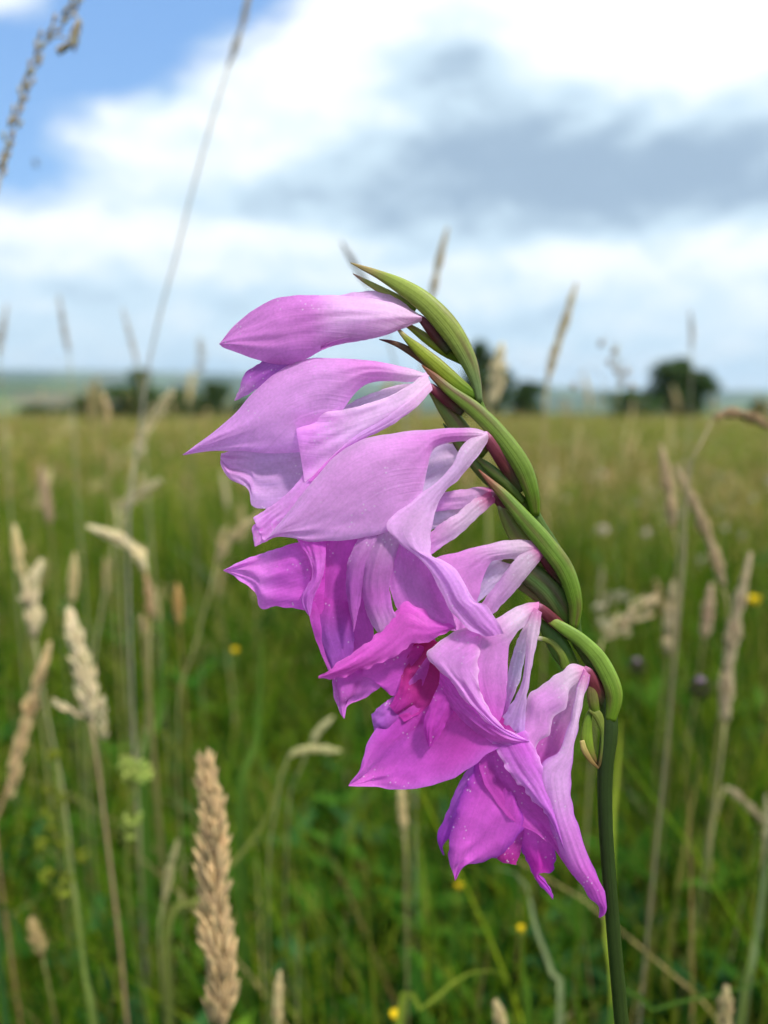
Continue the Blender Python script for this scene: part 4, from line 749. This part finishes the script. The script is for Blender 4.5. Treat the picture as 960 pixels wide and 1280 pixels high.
def cluster_plant(name, pts, dist, label, col, r, cat='flower', stem=None, n=9):
    root, h = thin_plant(name, pts[0], dist, label, cat, (.16, .2, .04), stem)
    for (x, y) in pts:
        p = at(x, y, dist); V, Fc, C, U = [], [], [], []; rr = r * dist / F_PX
        for k in range(n * 2): d = Vector((random.gauss(0, 1), random.gauss(0, 1), random.gauss(0, 1))).normalized(); spindle(V, Fc, C, U, p + d * rr * .45, d, rr * .7, rr * .22, jit(col, .25), 5)
        o = mesh_obj('flower_cluster', V, Fc, M_GRASS, root, C, U, origin=p); o['kind'] = 'stuff'
        ax = at(pts[0][0] + (pts[-1][0] - pts[0][0]) * .3, min(y + 25, 1270), dist)
        wtube('branchlet', [ax, p], .0006, .0004, (.16, .2, .04), (.16, .2, .04), root, M_GRASS, 5, 4)
cluster_plant('bedstraw', [(68, 945), (62, 985), (76, 1000), (60, 1018), (64, 1035), (77, 1052), (50, 1052), (58, 1095), (78, 1115), (103, 1070), (84, 1098)], .5, 'yellow-green bedstraw with small flower clusters at the lower left', (.26, .30, .03), 9, stem=[(82, 1060), (95, 1150), (115, 1280)])
cluster_plant('lady_bedstraw', [(158, 955), (172, 960), (165, 970), (180, 966), (160, 1040), (166, 1022)], .55, 'pale green flower head right of the reddish stalk at left', (.42, .50, .12), 12, stem=[(163, 1000), (160, 1120)])
cluster_plant('pale_umbel', [(765, 748), (750, 762), (780, 745), (757, 778), (840, 775)], .8, 'cream flower clusters in the grass right of the bracts', (.55, .50, .34), 9)
WL = 'tiny pale blossom dot among many in the far right meadow'
for i in range(34):
    y = random.uniform(1.3, 3.6); x = random.uniform(.18, .46) * y; z = height(x, y) + random.uniform(.36, .5)
    root = empty('pale_blossom', (x, y, height(x, y))); tag(root, WL, 'flower', 'pale blossoms scattered in the meadow'); V, Fc, C, U = [], [], [], []; h = Vector((x, y, z))
    for k in range(12): d = Vector((random.gauss(0, 1), random.gauss(0, 1), random.gauss(0, 1))).normalized(); spindle(V, Fc, C, U, h, d + Vector((0, 0, .5)), .011, .0025, jit((.66, .56, .46), .2), 4)
    o = mesh_obj('flower_head', V, Fc, M_STRAW, root, C, U, origin=h); o['kind'] = 'stuff'; wtube('stem', [Vector((x, y, height(x, y))), h], .0009, .0007, OLV, OLV, root, M_STRAW, 4, 4)
def big_blade(pts, w, dist, label, col, tip=None, foot=None):
    """one broad leaf of grass in mid air, rooted in the soil"""
    P = [at(p[0], p[1], dist if len(p) < 3 else p[2]) for p in pts]; g = Vector((P[0].x + (foot or 0), max(.3, P[0].y + .03), 0)); g.z = height(g.x, g.y) - .01
    root_loc = g.copy(); S = spline([tuple(g) + (0,)] + [tuple(p) + (0,) for p in P], 40); V, Fc, C, U = [], [], [], []
    for i, q in enumerate(S):
        c = Vector(q[:3]); tg = (Vector(S[min(39, i + 1)][:3]) - Vector(S[max(0, i - 1)][:3])).normalized(); sd_ = tg.cross(Vector((.15, 1, .1))).normalized(); up = sd_.cross(tg); s = i / 39; ww = w * dist / F_PX * .5 * (.6 + .4 * math.sin(math.pi * s)) * (1 - s ** 6) + .0002
        cc = col if tip is None else tuple(a + (b - a) * s for a, b in zip(col, tip))
        V += [tuple(c - sd_ * ww), tuple(c + up * ww * .35), tuple(c + sd_ * ww)]; C += [cc] * 3; U += [(0, s), (.5, s), (1, s)]
    for i in range(39):
        for j in range(2): a = 3 * i + j; Fc.append((a, a + 1, a + 4, a + 3))
    tag(mesh_obj('grass_blade', V, Fc, M_GRASS, None, C, U, origin=root_loc), label, 'grass blade')
big_blade([(768, 1300), (762, 1180), (764, 1060), (773, 955), (776, 900)], 17, .45, 'bright yellow-green blade just right of the gladiolus stem', (.16, .24, .025), (.30, .36, .04))
big_blade([(660, 1290), (655, 1230), (653, 1180)], 12, .48, 'bright green blade under the small yellow flower', (.12, .24, .02))
big_blade([(760, 1300), (820, 1262), (880, 1245), (952, 1228), (990, 1200)], 12, .42, 'green leaf blade sloping up to the right at the bottom right', (.14, .26, .03), (.10, .2, .03))
big_blade([(500, 1290), (530, 1262), (570, 1225), (605, 1212), (640, 1222)], 14, .45, 'curved yellow-green blade at the bottom, left of the bright stem', (.12, .22, .02), (.28, .34, .04))
big_blade([(210, 1200), (240, 1130), (290, 1080), (335, 1020), (350, 960)], 12, .52, 'olive blade crossing behind the sharp tan spike', (.14, .18, .04), (.20, .22, .05))
big_blade([(300, 1040), (320, 930), (325, 850), (328, 780)], 16, .6, 'upright green blade left of the magenta petal tips', (.08, .18, .02), (.12, .22, .03))
big_blade([(180, 980), (200, 900), (205, 820), (205, 740)], 15, .68, 'upright soft green blade below the orange-brown seed head', (.08, .18, .02), (.11, .21, .03))
big_blade([(0, 1190), (40, 1188), (80, 1192)], 14, .45, 'bluish green blade lying level at the lower left edge', (.05, .13, .03))
big_blade([(120, 1300), (108, 1230), (98, 1130), (90, 1080)], 14, .48, 'olive blade rising at the lower left beside the reddish stalk', (.2, .24, .05), (.16, .22, .05))
big_blade([(925, 1290), (945, 1180), (958, 1080), (966, 1000)], 14, .5, 'grey-green blade rising along the right edge', (.10, .18, .05), (.22, .28, .12))
big_blade([(700, 1280), (690, 1215), (670, 1160), (655, 1100), (620, 1085)], 11, .5, 'arched grey-green blade below the lowest petal tips', (.12, .18, .06), (.30, .34, .16))
big_blade([(830, 1290), (835, 1200), (850, 1100), (865, 1010), (880, 930)], 9, .6, 'ochre-green blade rising in the lower right', (.26, .26, .05), (.30, .28, .07))
big_blade([(805, 1300), (812, 1200), (815, 1100), (822, 1000)], 12, .62, 'brownish blade standing right of the gladiolus stem', (.26, .2, .05), (.24, .22, .06))
# a little fly against the blue
p = at(41, 205, .9); root = empty('flying_insect', p); tag(root, 'tiny flying insect against the blue sky at the upper left', 'insect')
V, Fc, C, U = [], [], [], []; spindle(V, Fc, C, U, p, Vector((1, .2, -.35)), .007, .0014, (.05, .04, .04), 6); mesh_obj('body', V, Fc, M_STRAW, root, C, U, origin=p)
for s_ in (-1, 1):
    q = p + Vector((.003, 0, 0)); mesh_obj('wing', [tuple(q), tuple(q + Vector((-.002, s_ * .004, .003))), tuple(q + Vector((.001, s_ * .006, .004))), tuple(q + Vector((.003, s_ * .003, .002)))], [(0, 1, 2, 3)], M_STRAW, root, [(.3, .3, .3)] * 4, [(0, 0), (0, 1), (1, 1), (1, 0)], origin=q)

# ------------------------------------------------------------------ haze over the valley
def haze():
    x, y0, y1, z0, z1 = 13000, -13000, 13000, -90, 330
    V = [(-x, y0, z0), (x, y0, z0), (x, y1, z0), (-x, y1, z0), (-x, y0, z1), (x, y0, z1), (x, y1, z1), (-x, y1, z1)]
    Fc = [(0, 3, 2, 1), (4, 5, 6, 7), (0, 1, 5, 4), (1, 2, 6, 5), (2, 3, 7, 6), (3, 0, 4, 7)]
    m, t = new_mat('haze_air'); v = N(t, 'ShaderNodeVolumePrincipled'); v.inputs['Color'].default_value = (.62, .82, 1, 1); v.inputs['Density'].default_value = 6.5e-5; v.inputs['Anisotropy'].default_value = .2
    o = N(t, 'ShaderNodeOutputMaterial'); t.links.new(v.outputs[0], o.inputs['Volume'])
    tag(mesh_obj('haze', V, Fc, m, smooth_sh=False), kind='stuff')
haze()
